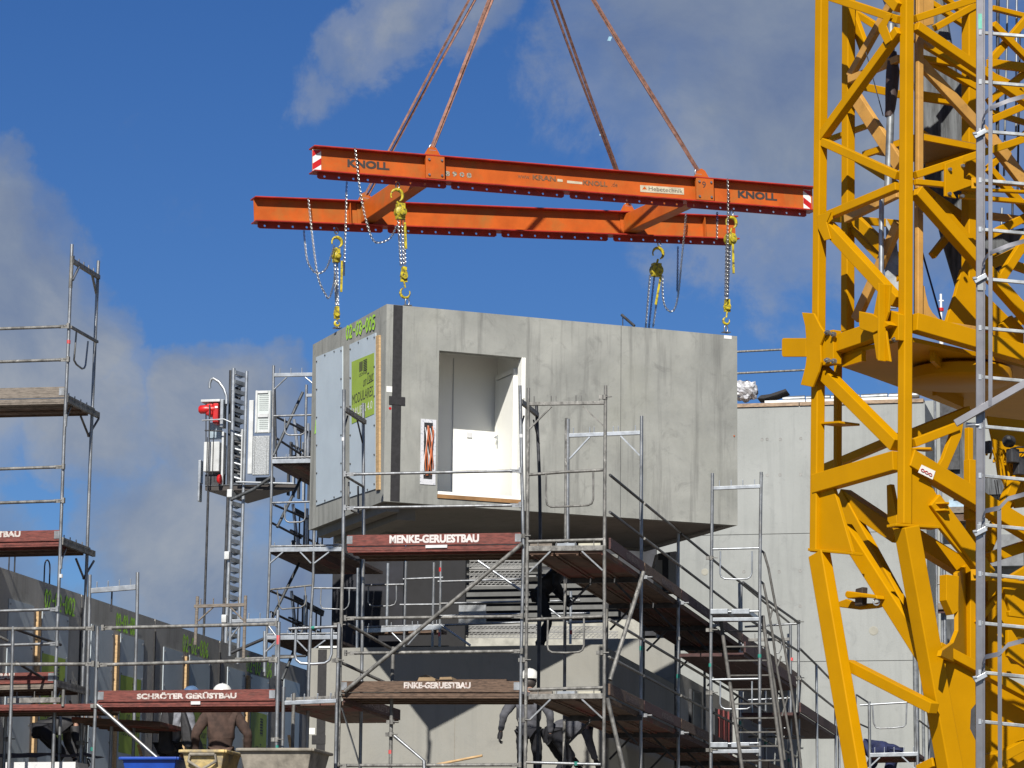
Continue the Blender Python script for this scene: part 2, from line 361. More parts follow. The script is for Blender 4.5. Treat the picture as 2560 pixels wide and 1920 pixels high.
# door in the side wall: frame, leaf, handle
dfr = kid('door_frame', MB().box(MP(db-.02, T+.80, (dbm+.0+dt-.12)/2), MU*.06, MV*.08, Z*(dt-.12-dbm)).box(MP(db-.02, T+.14, (dbm+dt-.12)/2), MU*.06, MV*.07, Z*(dt-.12-dbm)).box(MP(db-.02, T+.47, dt-.15), MU*.06, MV*.72, Z*.07), whr, mod, bev=.006)
leaf = kid('door_leaf', MB().box(MP(db-.03, T+.46, (dbm+dt-.2)/2), MU*.04, MV*.60, Z*(dt-.2-dbm)), whr, mod, bev=.005)
kid('handle', MB().path([MP(db-.05, T+.72, dbm+1.05), MP(db-.10, T+.72, dbm+1.05), MP(db-.10, T+.62, dbm+1.05)], .011).box(MP(db-.052, T+.72, dbm+.99), MU*.008, MV*.04, Z*.2), galvn, leaf)
kid('door_threshold', mbox(da+.01, db-.01, -.012, T, dbm+.002, dbm+.045), whr, mod)
kid('door_sill', mbox(da, db+.02, -.018, -.002, dbm-.055, dbm), wo3, mod)
kid('door_lining', MB().box(MP(db-.012, T/2, (dbm+dt)/2), MU*.022, MV*(T+.01), Z*(dt-dbm)).box(MP(db+.02, -.006, (dbm+dt)/2), MU*.03, MV*.01, Z*(dt-dbm)), whr, mod)
jm_, _ = uz(1552, 900); kid('formwork_joint', mbox(jm_, jm_+.005, -.003, 0, -MH+.01, -.005), stl_d, mod)
# black membrane strip with its cross
a0, _ = uz(983, 800); a1, _ = uz(1006, 800)
kid('black_strip', mbox(a0, a1, -.006, 0, -MH+.01, -.004), blk, mod)
q0, q1 = uz(972, 990), uz(1012, 1014); kid('black_strip', mbox(q0[0], q1[0], -.012, -.007, q1[1], q0[1]), blk, mod)
# cable niche
na, nt_ = uz(1052, 1047); nb, nbt = uz(1088, 1213)
fr = MB(); wd = .05
for (x0, x1, y0, y1) in ((na, na+wd, nbt, nt_), (nb-wd, nb, nbt, nt_), (na+wd, nb-wd, nt_-wd, nt_), (na+wd, nb-wd, nbt, nbt+wd*1.6)): fr.box(MP((x0+x1)/2, -.005, (y0+y1)/2), MU*(x1-x0), MV*.01, Z*(y1-y0))
tape = mat('printed_tape', (.74, .75, .78), .5, 0, .02, 3, dirt=(.34, .36, .42), dscale=30, dlo=.56, dhi=.6)
kid('niche_tape', fr, tape, mod)
kid('cable_niche', mbox(na+wd, nb-wd, -.003, 0, nbt+wd*1.6, nt_-wd), blk, mod)  # flat black sheet stands in for the dark inside of the niche
for i in range(9):
    mb = MB(); x = na+wd+.015+i*(nb-na-2*wd-.03)/8; p = []
    top = nt_-.09-random.random()*.1; bot = nbt+.12+random.random()*.12
    for k in range(14):
        f = k/13; p.append(MP(x+.02*sin(f*6+i), -.02-.015*sin(f*pi)*(1+i % 3), top+(bot-top)*f))
    kid('cable', mb.path(p, .0075, 6), copp if i % 3 else whp, mod, smooth=True)
q0, q1 = uz(966, 965), uz(981, 981); kid('sticker', mbox(q0[0], q1[0], -.004, 0, q1[1], q0[1]), wht, mod)
q0 = uz(975, 1021); kid('red_dot', MB().lathe(MP(q0[0], 0, q0[1]), -MV, [(.02, 0), (.02, .004)]), red, mod)
q0, q1 = uz(1810, 838), uz(1829, 848); kid('sticker', mbox(q0[0], q1[0], -.004, 0, q1[1], q0[1]), wht, mod)
q0 = uz(1835, 1090); kid('fitting', MB().lathe(MP(q0[0], 0, q0[1]), -MV, [(.012, 0), (.012, .01)]), copp, mod)
# end face: grey boards, poster, batten
def lpan(x0, x1, yt0, yt1, yb0, yb1, name, m, th, lift=0, label=None):
    pts = [LF.at(*q) for q in ((x0, yb0), (x1, yb1), (x1, yt1), (x0, yt0))]
    return kid(name, MB().prism([p+fL*lift for p in pts], fL*th), m, mod, label=label)
lpan(792, 858, 893, 866, 1264, 1240, 'end_board', pan, .014)
eb = lpan(876, 941, 862, 832, 1243, 1222, 'end_board', pan, .014)
lpan(944, 952, 840, 838, 1226, 1224, 'batten', wod, .03)
poster = lpan(882, 938, 905, 882, 1060, 1035, 'poster', grn, .003, .016)
# poster print
def lft(x, y, k=.021): return LF.at(x, y)+fL*k
def ltext(s, x0, y0, x1, y1, hh, m, **kw):
    a, b = lft(x0, y0), lft(x1, y1); h = (b-a); wdt = h.length; h.normalize()
    return text(s, a, h, Z, 0, wdt, hh, m, poster, front=Vector(), **kw)
ltext('MODULARES', 883.5, 1013, 935, 989, .15, txtd)
ltext('BAUEN 4.0', 884, 1042, 934, 1021, .12, wht)
ltext('on', 911, 968, 919, 963, .10, txtd, shear=.3)
ltext('Tour', 921, 957, 937, 948, .14, txtd, shear=.3)
ltext('LECHNER', 901, 943, 921, 933, .05, txtd)
lg = MB()
for k in range(7):
    a, b = lft(912, 903+k*4.2), lft(921, 899+k*4.2); lg.prism([a, b, b+Z*.013, a+Z*.013], fL*.002)
for k in range(5):
    a, b = lft(901.5+k*1.8, 930-k*.8), lft(902.5+k*1.8, 930-k*.8); lg.prism([a, b, b+Z*.145, a+Z*.145], fL*.002)
a, b = lft(921, 961), lft(937, 951); lg.prism([a, b, b+Z*.012, a+Z*.012], fL*.002)
kid('logo', lg, txtd, poster)
def frange(a, b, n): return [a+(b-a)*i/(n-1) for i in range(n)]
bolts = MB()
for (x0, x1, t0, t1, b0, b1) in ((792, 858, 893, 866, 1264, 1240), (876, 941, 862, 832, 1243, 1222)):
    for f in frange(.03, .97, 6):
        for x, ta, ba in ((x0+2.5, t0, b0), (x1-2.5, t1, b1)):
            bolts.lathe(LF.at(x, ta+(ba-ta)*f)+fL*.014, fL, [(.016, 0), (.012, .012)], 8)
    for f in (.35, .7): bolts.lathe(LF.at(x0+(x1-x0)*f, t0+(t1-t0)*f+5)+fL*.014, fL, [(.016, 0), (.012, .012)], 8).lathe(LF.at(x0+(x1-x0)*f, b0+(b1-b0)*f-4)+fL*.014, fL, [(.016, 0), (.012, .012)], 8)
o = kid('board_bolts', bolts, stl_d, mod, stuff=True)
a, b = LF.at(866, 848)+fL*.004, LF.at(941, 820)+fL*.004
h = (b-a); spray('02-03-005', a, h.normalized(), Z, h.length, .19, spy, mod, fL*.004, .035)
a, b = LF.at(787, 1085)+fL*.004, LF.at(790, 1050)+fL*.004; kid('spray_mark', MB().prism([a, a-MV*.06, b-MV*.06, b], fL*.002), spy, mod)

# ================================================================ the orange lifting frame
hp = RF.at(1013, 762, .1); FB = Pl(hp, MU); lp = LF.at(843, 812); RB = Pl(lp+MU*.1, MU)
fo = FB.at(1400, 440)
frame = thing('spreader_rig', 'orange steel lifting frame of two long beams and two cross beams above the module', 'lifting frame', fo)
def ibeam(pl, p0, p1, hgt):
    a, b = pl.at(*p0), pl.at(*p1); d = (b-a).normalized(); up = pl.n.cross(d); up = up if up.z > 0 else -up
    n = pl.n; W2 = .13
    web = kid('beam_web', MB().box((a+b)/2-up*hgt/2, (b-a)*.998, n*.016, up*(hgt-.04)), org, frame)
    for c in (-.01, -hgt+.01):
        kid('beam_flange', MB().box((a+b)/2+up*c, b-a, n*W2*2, up*.02), redf, frame, bev=.004)
    return a, b, d, up, n
def holed(pl, a, d, up, x0, x1, c0, hh, nh, th=.018):
    """plate hanging under the beam with a row of holes"""
    m = MB(); L_ = (x1-x0)/nh; n = pl.n; r = .02
    for i in range(nh):
        cx = x0+L_*(i+.5); cz = c0-hh*.5
        rect = [(L_/2, 0), (L_/2, hh/2), (0, hh/2), (-L_/2, hh/2), (-L_/2, 0), (-L_/2, -hh/2), (0, -hh/2), (L_/2, -hh/2)]
        if i == 0: rect[5] = (-L_/2+.03, -hh/2); rect[4] = (-L_/2, -hh/4)
        if i == nh-1: rect[7] = (L_/2-.03, -hh/2); rect[0] = (L_/2, -hh/4)
        vs = []
        for s_ in (-1, 1):
            for k in range(8):
                vs.append(a+d*(cx+rect[k][0])+up*(cz+rect[k][1])+n*th/2*s_)
            for k in range(8):
                an = 2*pi*k/8; vs.append(a+d*(cx+r*cos(an))+up*(cz+r*sin(an))+n*th/2*s_)
        fs = []
        for s_ in (0, 16):
            for k in range(8): fs.append((s_+k, s_+(k+1) % 8, s_+8+(k+1) % 8, s_+8+k))
        for k in range(8):
            fs.append((8+k, 8+(k+1) % 8, 24+(k+1) % 8, 24+k))
            if not (k in (3, 4) and i > 0) and not (k in (7, 0) and i < nh-1): fs.append((k, (k+1) % 8, 16+(k+1) % 8, 16+k))
        m.add(vs, fs)
    return kid('hole_rail', m, redf, frame)
HB = .385
Fa, Fb_, Fd, Fu, Fn = ibeam(FB, (779, 367), (2031, 470), HB)
Ra, Rb_, Rd, Ru, Rn = ibeam(RB, (632, 494), (1837, 543), HB)
def along(pl, a, d, x, y): return (pl.at(x, y)-a).dot(d)
def segs(pl, a, d, up, xs, yy):
    for x0, x1 in xs:
        s0, s1 = along(pl, a, d, x0, yy), along(pl, a, d, x1, yy); holed(pl, a, d, up, s0, s1, -HB, .085, max(2, round((s1-s0)/.215)))
segs(FB, Fa, Fd, Fu, ((793, 1115), (1128, 1409), (1424, 1706), (1716, 2013)), 460)
segs(RB, Ra, Rd, Ru, ((645, 957), (970, 1241), (1254, 1519), (1533, 1828)), 590)
for x, xr in ((1081, 905), (1753, 1560)):
    s = along(FB, Fa, Fd, x, 440); p = Fa+Fd*s-Fu*HB*.5+FB.n*.02
    sr = along(RB, Ra, Rd, xr+10, 540); q = Ra+Rd*sr-Ru*HB*.5-RB.n*.012
    kid('cross_beam', MB().beam(p, q, .2, .3, Z), org, frame, bev=.01)
    kid('end_plate', MB().box(q-RB.n*.0, Rd*.30, Rn*.02, Ru*.33), org, frame)
    pc = Fa+Fd*s-Fu*HB*.5-Fn*.10
    pl_ = kid('bolt_plate', MB().box(pc, Fd*.29, Fn*.06, Fu*(HB-.046)), org, frame, bev=.004)
    for i in (-1, 1):
        for j in (-1, 1): kid('bolt', MB().lathe(pc+Fd*.1*i+Fu*.115*j-Fn*.03, -Fn, [(.02, 0), (.018, .018)], 6), galv, pl_)
    if x > 1700: text('9', pc-Fd*.05-Fn*.033+Fu*.02, Fd, Fu, 0, .06, .1, txtd, pl_)
    for pp, dd, uu, nn in ((Fa+Fd*s, Fd, Fu, Fn), (Ra+Rd*sr, Rd, Ru, Rn)):
        kid('lifting_lug', MB().prism([pp-dd*.14+nn*-.015, pp+dd*.14-nn*.015, pp+dd*.06+uu*.13-nn*.015, pp+uu*.16-nn*.015, pp-dd*.06+uu*.13-nn*.015], nn*.03), org, frame)
# stiffeners, end marks
for s in (.62, 2.2, 4.4, 6.6):
    kid('stiffener', MB().box(Ra+Rd*(s+.9)-Ru*HB/2, Rd*.012, Rn*.2, Ru*(HB-.04)), org, frame) if s in (.62, 6.6) else None
def mark(s0, s1, flip):
    n_ = -Fn*.010; o = Fa+n_
    def q(s, c): return o+Fd*s-Fu*c
    wm = kid('reflector', MB().prism([q(s0, HB-.025), q(s1, HB-.025), q(s1, .04), q(s0, .04)], -Fn*.004), wht, frame)
    hgt = HB-.065; w_ = s1-s0; rm = MB()
    for k in (0, 1):
        c0 = .045+hgt*(.02+.62*k); a_, b_ = (c0, c0+hgt*.3) if k == 0 else (c0, c0+hgt*.3)
        sh = hgt*.28
        A, B = (s0, s1) if flip else (s1, s0)
        pts = [q(A, max(.042, c0-sh*.0)), q(B, c0-sh if c0-sh > .042 else .042), q(B, min(HB-.027, c0+hgt*.3-sh)), q(A, min(HB-.027, c0+hgt*.3))]
        rm.prism([p-Fn*.0045 for p in pts], -Fn*.002)
    kid('red_stripe', rm, red, wm)
LFB = (Fb_-Fa).length; mark(.01, .14, True); mark(LFB-.17, LFB-.04, False)
def ftext(s, x0, x1, ylow, hh, m, bold=.0, **kw):
    s0, s1 = along(FB, Fa, Fd, x0, ylow), along(FB, Fa, Fd, x1, ylow)
    c = (FB.at(x0, ylow)-(Fa+Fd*s0)).dot(Fu)
    return text(s, Fa+Fu*c-Fn*.0105, Fd, Fu, s0, s1, hh, m, frame, bold=bold, **kw)
ftext('KNOLL', 868, 973, 418, .12, txtd, .05)
ftext('KNOLL', 1844, 1942, 495, .12, txtd, .05)
brn = mat('faded_brown_print', (.22, .10, .04), .7, 0, .3, 30)
ftext('www.', 1294, 1325, 446, .05, brn)
ftext('KRAN', 1331, 1389, 450, .08, brn, .035)
ftext('KNOLL', 1457, 1518, 463, .08, brn, .035)
ftext('.de', 1528, 1543, 467, .07, brn)
s0, s1 = along(FB, Fa, Fd, 1600, 480), along(FB, Fa, Fd, 1709, 480); c0 = (FB.at(1600, 480)-(Fa+Fd*s0)).dot(Fu)
pz = mat('beige_sign', (.62, .56, .40), .6)
sg = kid('sign_plate', MB().prism([Fa+Fd*a+Fu*b-Fn*.009 for a, b in ((s0, c0), (s1, c0+.01), (s1, c0+.115), (s0, c0+.105))], -Fn*.004), pz, frame)
text('Hebetechnik', Fa+Fu*(c0+.03)-Fn*.0135, Fd, Fu, s0+.14, s1-.02, .065, txtd, sg)
kid('logo', MB().prism([Fa+Fd*(s0+a)+Fu*(c0+b)-Fn*.0135 for a, b in ((.03, .04), (.11, .045), (.07, .09))], -Fn*.001), org, sg)
for x0, x1, y in ((1393, 1406, 454), (1417, 1455, 458)):
    a_, b_ = along(FB, Fa, Fd, x0, y), along(FB, Fa, Fd, x1, y); c = (FB.at(x0, y)-(Fa+Fd*a_)).dot(Fu)
    kid('sticker', MB().prism([Fa+Fd*p+Fu*q-Fn*.009 for p, q in ((a_, c), (b_, c), (b_, c+.035), (a_, c+.04))], -Fn*.002), pz, frame)
ftext('8 9 0 8', 1112, 1178, 440, .075, mat('flaking_grey_print', (.38, .36, .28), .8, 0, .4, 40), .05)

# slings: doubled webbing loops running up to one point above the frame
apex = atY(1312, -245, 45.6)
def sling(end, tops, label, up_off):
    t = thing('lifting_sling', label, 'sling', end, 'slings carrying the lifting frame')
    for k, (dx0, dx1, r) in enumerate(tops):
        p = []
        a = end+MU*dx0; b = apex+MU*dx1+Vector((0, up_off, 0))
        for i in range(13):
            f = i/12; p.append(a+(b-a)*f+Vector((sin(f*9+k)*.006, 0, 0)))
        mb = MB(); d = (b-a).normalized(); sd_ = d.cross(Vector((0, 1, 0))).normalized()
        vs = []; ww = r
        for i, q in enumerate(p):
            an = .5*sin(i*.7+k*2); x_ = sd_*cos(an)+Vector((0, 1, 0))*sin(an); y_ = x_.cross(d)
            vs += [q+x_*ww*a_+y_*.008*b_ for a_, b_ in ((-1, -1), (1, -1), (1, 1), (-1, 1))]
        fs = [(i*4+j, i*4+(j+1) % 4, (i+1)*4+(j+1) % 4, (i+1)*4+j) for i in range(12) for j in range(4)]+[(0, 1, 2, 3), (48, 49, 50, 51)]
        mb.add(vs, fs); kid('strap', mb, slg, t, smooth=False)
    kid('shackle', MB().path([end+MU*.05*cos(q)+Z*(.06*sin(q)-.02) for q in frange(-.6, pi+.6, 12)], .013, 8).tube(end-MU*.055-Z*.05, end+MU*.055-Z*.05, .016), galvn, t, smooth=True)
    return t
sling(RB.at(915, 488), ((-.02, -.10, .018), (.03, .0, .018)), 'sling rising from the far end of the rear beam, leftmost of the four', .3)
sling(FB.at(1081, 368), ((-.012, .08, .022), (.012, .14, .020)), 'sling rising from the bolt plate beside the left lettering of the front beam', -.3)
t3 = sling(RB.at(1570, 508), ((-.02, -.12, .018), (.02, -.02, .022)), 'sling running down behind the right half of the front beam', .3)
t4 = sling(FB.at(1745, 428), ((.012, .10, .024), (-.012, .06, .022)), 'sling rising from the plate marked 9, rightmost of the four', -.3)
bt = mat('pale_blue_tag', (.35, .60, .75), .6)
for t_, q in ((t4, FB.at(1524, 97, -.05)), (t3, RB.at(1504, 334, -.05))):
    kid('tag', MB().box(q, MU*.05, MV*.01, (Z+MU*.4)*.07), bt, t_)

# ================================================================ lever hoists and their chains
def chain(pts, m, parent, pitch=.030, name='chain'):
    P = [Vector(p) for p in pts]; Ls = [0]
    for a, b in zip(P, P[1:]): Ls.append(Ls[-1]+(b-a).length)
    mb = MB(); n = int(Ls[-1]/pitch); j = 0
    for i in range(n):
        s = (i+.5)*pitch
        while Ls[j+1] < s: j += 1
        d = (P[j+1]-P[j]).normalized(); c = P[j]+d*(s-Ls[j])
        u = d.cross(Vector((.2, 1, .1))).normalized(); q = d.cross(u)
        k = (i % 2)*pi/2+.5; u, q = u*cos(k)+q*sin(k), q*cos(k)-u*sin(k)
        ring = []
        for an in range(8):
            a_ = 2*pi*an/8; ring.append(c+d*(pitch*.66*sin(a_))+u*(.0145*cos(a_)))
        mb.path(ring, .0058, 4, closed=True)
    return kid(name, mb, m, parent, stuff=True)
def bez(l, pl, off=0, n=5):
    """smooth curve through pixel points on a plane"""
    P = pl.pts(l, off); out = []
    for i in range(len(P)-1):
        p0, p1, p2, p3 = P[max(i-1, 0)], P[i], P[i+1], P[min(i+2, len(P)-1)]
        for k in range(n):
            t = k/n; out.append(.5*((2*p1)+(p2-p0)*t+(2*p0-5*p1+4*p2-p3)*t*t+(3*p1-p0-3*p2+p3)*t**3))
    return out+[P[-1]]
def hook(c, r, th, h, n, flip=1, up=1):
    return [c+h*(r*cos(a)*flip)+Z*(r*sin(a)*up) for a in frange(-.35*pi, 1.15*pi, 16)]
def hoist(pl, label, sh, hk, hr, body, bsz, lever, falls, block, low, bottom, slack, flip=1, front=0):
    A = lambda q, o=0: pl.at(q[0], q[1], o+front)
    t = thing('lever_hoist', label, 'chain hoist', A(body), 'yellow lever hoists under the lifting frame')
    h, n = pl.h, pl.n; px = 1/176
    kid('shackle', MB().path([A(sh)+h*.028*cos(q)+Z*.05*sin(q) for q in frange(0, 2*pi, 14)[:-1]], .011, 8, closed=True), chn, t, smooth=True)
    H = hook(A(hk), hr*px, 0, h, n, flip); rr = [.012+.016*sin(pi*min(1, i/13)) for i in range(16)]
    kid('top_hook', MB().path(H, rr, 8), hoy, t, smooth=True)
    c = A(body); w_, hh = bsz[0]*px, bsz[1]*px
    bd = MB().lathe(c-n*.07, n, [(w_*.34, 0), (w_*.48, .02), (w_*.48, .12), (w_*.34, .14)], 14).box(c+Z*hh*.3, h*w_*.62, n*.11, Z*hh*.5).box(c-Z*hh*.33, h*w_*.7, n*.09, Z*hh*.3).lathe(c-n*.1-Z*.02, n, [(w_*.22, 0), (w_*.22, .2)], 10)
    bd.tube(A(hk)-Z*hr*px, c+Z*hh*.4, .018)
    kid('housing', bd, hoy, t, smooth=True)
    kid('lever', MB().beam(A(lever[0], -.06), A(lever[1], -.06), .02, .035, h), hoy, t, bev=.004)
    for i, (p, q) in enumerate(falls): chain([A(p, .03*(i % 2)), A(q, .03*(i % 2))], chn if i != 1 else chb if 'shade' in label else chn, t)
    if block:
        c = A(block[:2]); bw, bh = block[2]*px, block[3]*px
        kid('lower_block', MB().lathe(c-n*.045-Z*bh*.1, n, [(bw*.42, 0), (bw*.5, .02), (bw*.5, .07), (bw*.42, .09)], 12).box(c-Z*bh*.15, h*bw*.9, n*.03, Z*bh*.6).box(c+Z*bh*.2, h*bw*.55, n*.08, Z*bh*.5), hoy, t, smooth=True)
        H = hook(A(low[:2]), low[2]*px, 0, h, n, -flip, -1); kid('lower_hook', MB().path(H, [.010+.012*sin(pi*min(1, i/13)) for i in range(16)], 8).tube(c-Z*bh*.4, A(low[:2])+Z*low[2]*px, .014), hoy, t, smooth=True)
        b = A(bottom); kid('lifting_eye', MB().path([b+h*.03*cos(q)+Z*(.06*sin(q)+.05) for q in frange(0, 2*pi, 14)[:-1]], .011, 8, closed=True).box(b-Z*.0, h*.12, n*.1, Z*.012), chn, t, smooth=True)
    for pts, m_, off in slack: chain(bez(pts, pl, off), m_, t)
    return t
hoist(RB, 'yellow lever hoist below the left end of the rear beam, over the spray numbers', (841, 577), (842, 606), 14, (841, 640), (24, 36), ((855, 652), (853, 730)),
      [((836, 655), (840, 765)), ((843, 655), (845, 765)), ((839, 700), (843, 765))], (842, 782, 17, 38), (843, 808, 7), (843, 820),
      [([(771, 494), (776, 550), (788, 650), (797, 700), (815, 738), (823, 744), (833, 715), (838, 680)], chn, -.16), ([(762, 603), (768, 650), (782, 676), (797, 683), (815, 672), (828, 640), (836, 610)], chn, -.12),
       ([(760, 577), (762, 603)], chb, -.12), ([(866, 480), (864, 560), (861, 640), (860, 692)], chn, -.55), ([(867, 455), (866, 480)], chb, -.55)])
hoist(FB, 'yellow lever hoist hanging left of the black strip below the front beam', (994, 464), (992, 489), 16, (1001, 530), (32, 40), ((1012, 556), (1015, 622)),
      [((995, 548), (1002, 664)), ((1004, 548), (1008, 664)), ((1011, 545), (1013, 664))], (1010, 686, 20, 44), (1013, 732, 13), (1018, 764),
      [([(888, 369), (893, 420), (904, 500), (918, 560), (930, 595), (941, 606), (960, 604), (978, 592), (994, 560)], chn, -.16)])
hoist(RB, 'shaded lever hoist with loose chains below the right part of the rear beam', (1648, 608), (1645, 634), 16, (1641, 676), (38, 36), ((1652, 690), (1639, 762)),
      [((1625, 688), (1614, 822)), ((1636, 688), (1622, 822)), ((1650, 700), (1632, 822))], None, None, None,
      [([(1656, 690), (1657, 740), (1664, 768), (1678, 779), (1689, 766), (1697, 725), (1703, 660), (1710, 590), (1715, 534)], chn, -.16), ([(1695, 617), (1694, 680), (1693, 732)], chb, -.12)])
hoist(FB, 'yellow lever hoist at the right end of the front beam, hanging chain in front', (1829, 533), (1828, 557), 15, (1826, 598), (34, 26), ((1832, 606), (1834, 684)),
      [((1816, 612), (1813, 748)), ((1825, 612), (1819, 748)), ((1820, 612), (1816, 748))], (1818, 764, 20, 38), (1816, 802, 9), (1815, 831),
      [([(1819, 447), (1820, 500), (1819, 560), (1818, 640), (1817, 740)], chn, -.18), ([(1793, 555), (1792, 602)], chn, .05), ([(1793, 531), (1793, 555)], chb, .05)])
pipe = kid('prop_pipe', MB().tube(RF.at(1554, 787, 1.2), RF.at(1586, 815, 1.0), .022).tube(RF.at(1557, 790, 1.2), RF.at(1557, 818, 1.2), .008), stl_d, None, origin=RF.at(1586, 815, 1.0))
tag(pipe, 'short dark pipe lying slanted on the roof edge of the hanging module', 'pipe')
# ================================================================ concrete walls and buildings
def ground_pt(p): return Vector((p.x, p.y, 0))
WL = Pl(atY(1100, 1700, 49.75), S)
# beige building under the hanging module
bo = WL.at(775, 1700)
CSZ = Pl(atY(1080, 1340, 43.3), S).at(1517, 1372).z-.35
low = thing('concrete_building', 'beige concrete building below the hanging module with a sharp triangular shadow', 'building', ground_pt(bo))
ztop = WL.at(905, 1619).z; xl = 0; xr = (WL.at(1509, 1700)-WL.at(775, 1700)).dot(S); q0 = ground_pt(bo)
def wbox(a0, a1, b0, b1, c0, c1, mb=None): return (mb or MB()).box(q0+S*(a0+a1)/2+D*(b0+b1)/2+Z*(c0+c1)/2, S*(a1-a0), D*(b1-b0), Z*(c1-c0))
kid('front_wall', wbox(0, xr, 0, .2, 0, ztop), c_low, low)
kid('return_wall', wbox(xr-.25, xr-.02, .2, 7.0, 0, ztop-.01), c_low, low)
WR = Pl(atY(1600, 1700, 56.5), S)
o_ = (WR.at(1460, 1700)-q0).dot(S); o2_ = (WR.at(1697, 1700)-q0).dot(S); dd_ = (WR.at(1600, 1700)-q0).dot(D); zr_ = WR.at(1600, 1596).z
kid('rear_wall', wbox(o_, o2_, dd_, dd_+.2, 0, zr_), c_low, low)
xs_ = o2_; zsw = CSZ
kid('side_wall', wbox(xs_-.2, xs_-.003, dd_+.2, dd_+24, 0, zsw), c_row, low)
kid('top_slab', wbox(.0, xr-.25, .2, 7, ztop-.25, ztop-.03), c_low, low)
jx = (WL.at(1138, 1700)-WL.at(775, 1700)).dot(S); kid('wall_joint', wbox(jx, jx+.006, -.004, 0, 0, ztop-.5), mat('joint_line', (.30, .27, .22), .9), low)  # thin joint strip in an even brownish tone
def wx(x): return (WL.at(x, 1750)-WL.at(775, 1750)).dot(S)
def wzz(x, y): return WL.at(x, y).z
kid('black_strip', wbox(wx(794), wx(816), -.005, 0, 0, wzz(800, 1624)), blk, low)
kid('black_strip', wbox(wx(783), wx(817), -.011, -.006, wzz(795, 1860), wzz(795, 1838)), blk, low)
kid('white_seal', wbox(wx(796), wx(842), -.02, .1, ztop-.0, ztop+.03), wht, low)
kid('sticker', wbox(wx(775.5), wx(790), -.006, 0, wzz(780, 1836), wzz(780, 1820)), wht, low)
# windows and red cladding in the shaded side wall
SW = Pl(q0+S*xs_, D)
def side(name, x0, x1, y0, y1, m, th=.04, mbx=None):
    p = [SW.at(x0, y1), SW.at(x1, y1+(x1-x0)*.36), SW.at(x1, y0+(x1-x0)*.36), SW.at(x0, y0)]
    return kid(name, MB().prism(p, S*th), m, low)
wf = side('window', 1722, 1748, 1722, 1860, stl_d, .05); kid('pane', MB().prism([SW.at(*q)+S*.055 for q in ((1726, 1850), (1744, 1857), (1744, 1735), (1726, 1729))], S*.004), mat('window_glass', (.10, .12, .14), .1, .0, .1, 2, spec=.8), wf)
rc = mat('red_cladding', (.22, .022, .022), .6, 0, .2, 4, .1)
for i in range(9): side('cladding_board', 1783+i*12, 1791+i*12, 1770+i*3, 1905, rc if i % 4 else conc_d, .03)
for i in range(4): side('wall_panel', 1900+i*34, 1930+i*34, 1762+i*4, 1960, c_row, .03)

# light wall behind
BW = Pl(atY(2000, 1200, 62), S)
bo = BW.at(1845, 1010); b0 = ground_pt(BW.at(1560, 1400)); zt = bo.z
bak = thing('concrete_stair_core', 'tall light concrete wall with round formwork marks behind the crane legs', 'building', b0)
lw = (BW.at(2312, 1100)-BW.at(1560, 1100)).dot(S)
def bbox(a0, a1, c0, c1, d0, d1, mb=None): return (mb or MB()).box(b0+S*(a0+a1)/2+D*(c0+c1)/2+Z*(d0+d1)/2, S*(a1-a0), D*(c1-c0), Z*(d1-d0))
def bx(x): return (BW.at(x, 1200)-BW.at(1560, 1200)).dot(S)
jz = (0, BW.at(2000, 1654).z, BW.at(1830, 1337).z, zt-.07)
for a, b in zip(jz, jz[1:]): kid('wall_lift', bbox(0, lw, 0, .3, a+.006, b-.006), c_bak, bak)
kid('wall_core', bbox(0.01, lw-.01, .02, .29, 0, zt-.08), c_row, bak)
kid('wall_return', bbox(lw-.3, lw, .3, 5, 0, zt-.07), c_bak, bak)
for x0, x1 in ((1700, 1999), (2000, 2150), (2151, 2312)): kid('timber_edge', bbox(bx(x0), bx(x1)-.01, -.03, .3, zt-.07, zt-.0), wo2, bak)
for x0, x1 in ((1912, 2015), (2016, 2130), (2131, 2250)): kid('white_capping', bbox(bx(x0), bx(x1)-.01, -.01, .3, zt+.001, zt+.05), wht, bak)
for x0, x1 in ((1955, 2012), (2014, 2075), (2077, 2150), (2152, 2220), (2222, 2300)): kid('gutter_piece', MB().tube(b0+S*bx(x0)+D*.15+Z*(zt+.09), b0+S*(bx(x1)-.01)+D*.15+Z*(zt+.10), .06, 12), mech, bak, smooth=True)
ring = mat('formwork_plug', (.36, .36, .345), .9, 0, .1, 9)
for x, y in ((1905, 1099), (1918, 1098), (1951, 1098), (2002, 1096), (1905, 1188), (1918, 1188), (1950, 1187), (2001, 1186), (1948, 1429), (2000, 1427), (1948, 1517), (2000, 1515), (1925, 1436), (1925, 1517), (2230, 1090), (1860, 1429), (2100, 1250), (1850, 1517), (2240, 1250)):
    kid('formwork_plug', MB().lathe(BW.at(x, y), -S.cross(Z)*-1 if False else -BW.n, [(.032, .001), (.032, .004), (.024, .004), (.022, -.01)], 14), ring, bak)
fill = mat('repair_filler', (.40, .39, .33), .9, 0, .05, 5)
for x, y, r in ((1762, 1430, .07), (2184, 1577, .09), (1800, 1310, .05)): kid('repair_patch', MB().lathe(BW.at(x, y), -BW.n, [(r, .001), (r*.8, .006)], 16), fill, bak)
kid('down_pipe', MB().tube(b0+S*bx(2283)-D*.06+Z*BW.at(2283, 1560).z, b0+S*bx(2283)-D*.06, .055).tube(b0+S*(bx(2283)+.13)-D*.06+Z*BW.at(2283, 1560).z, b0+S*(bx(2283)+.13)-D*.06, .03), mech, bak)
o = kid('membrane_sheet', MB().prism([BW.at(*q) for q in ((1893, 996), (1902, 988), (1925, 985), (1964, 972), (1967, 977), (1940, 987), (1910, 996))], D*.5), blk, None, origin=BW.at(1930, 990)); tag(o, 'black membrane sheet curling up on the roof edge beside the crane', 'membrane')
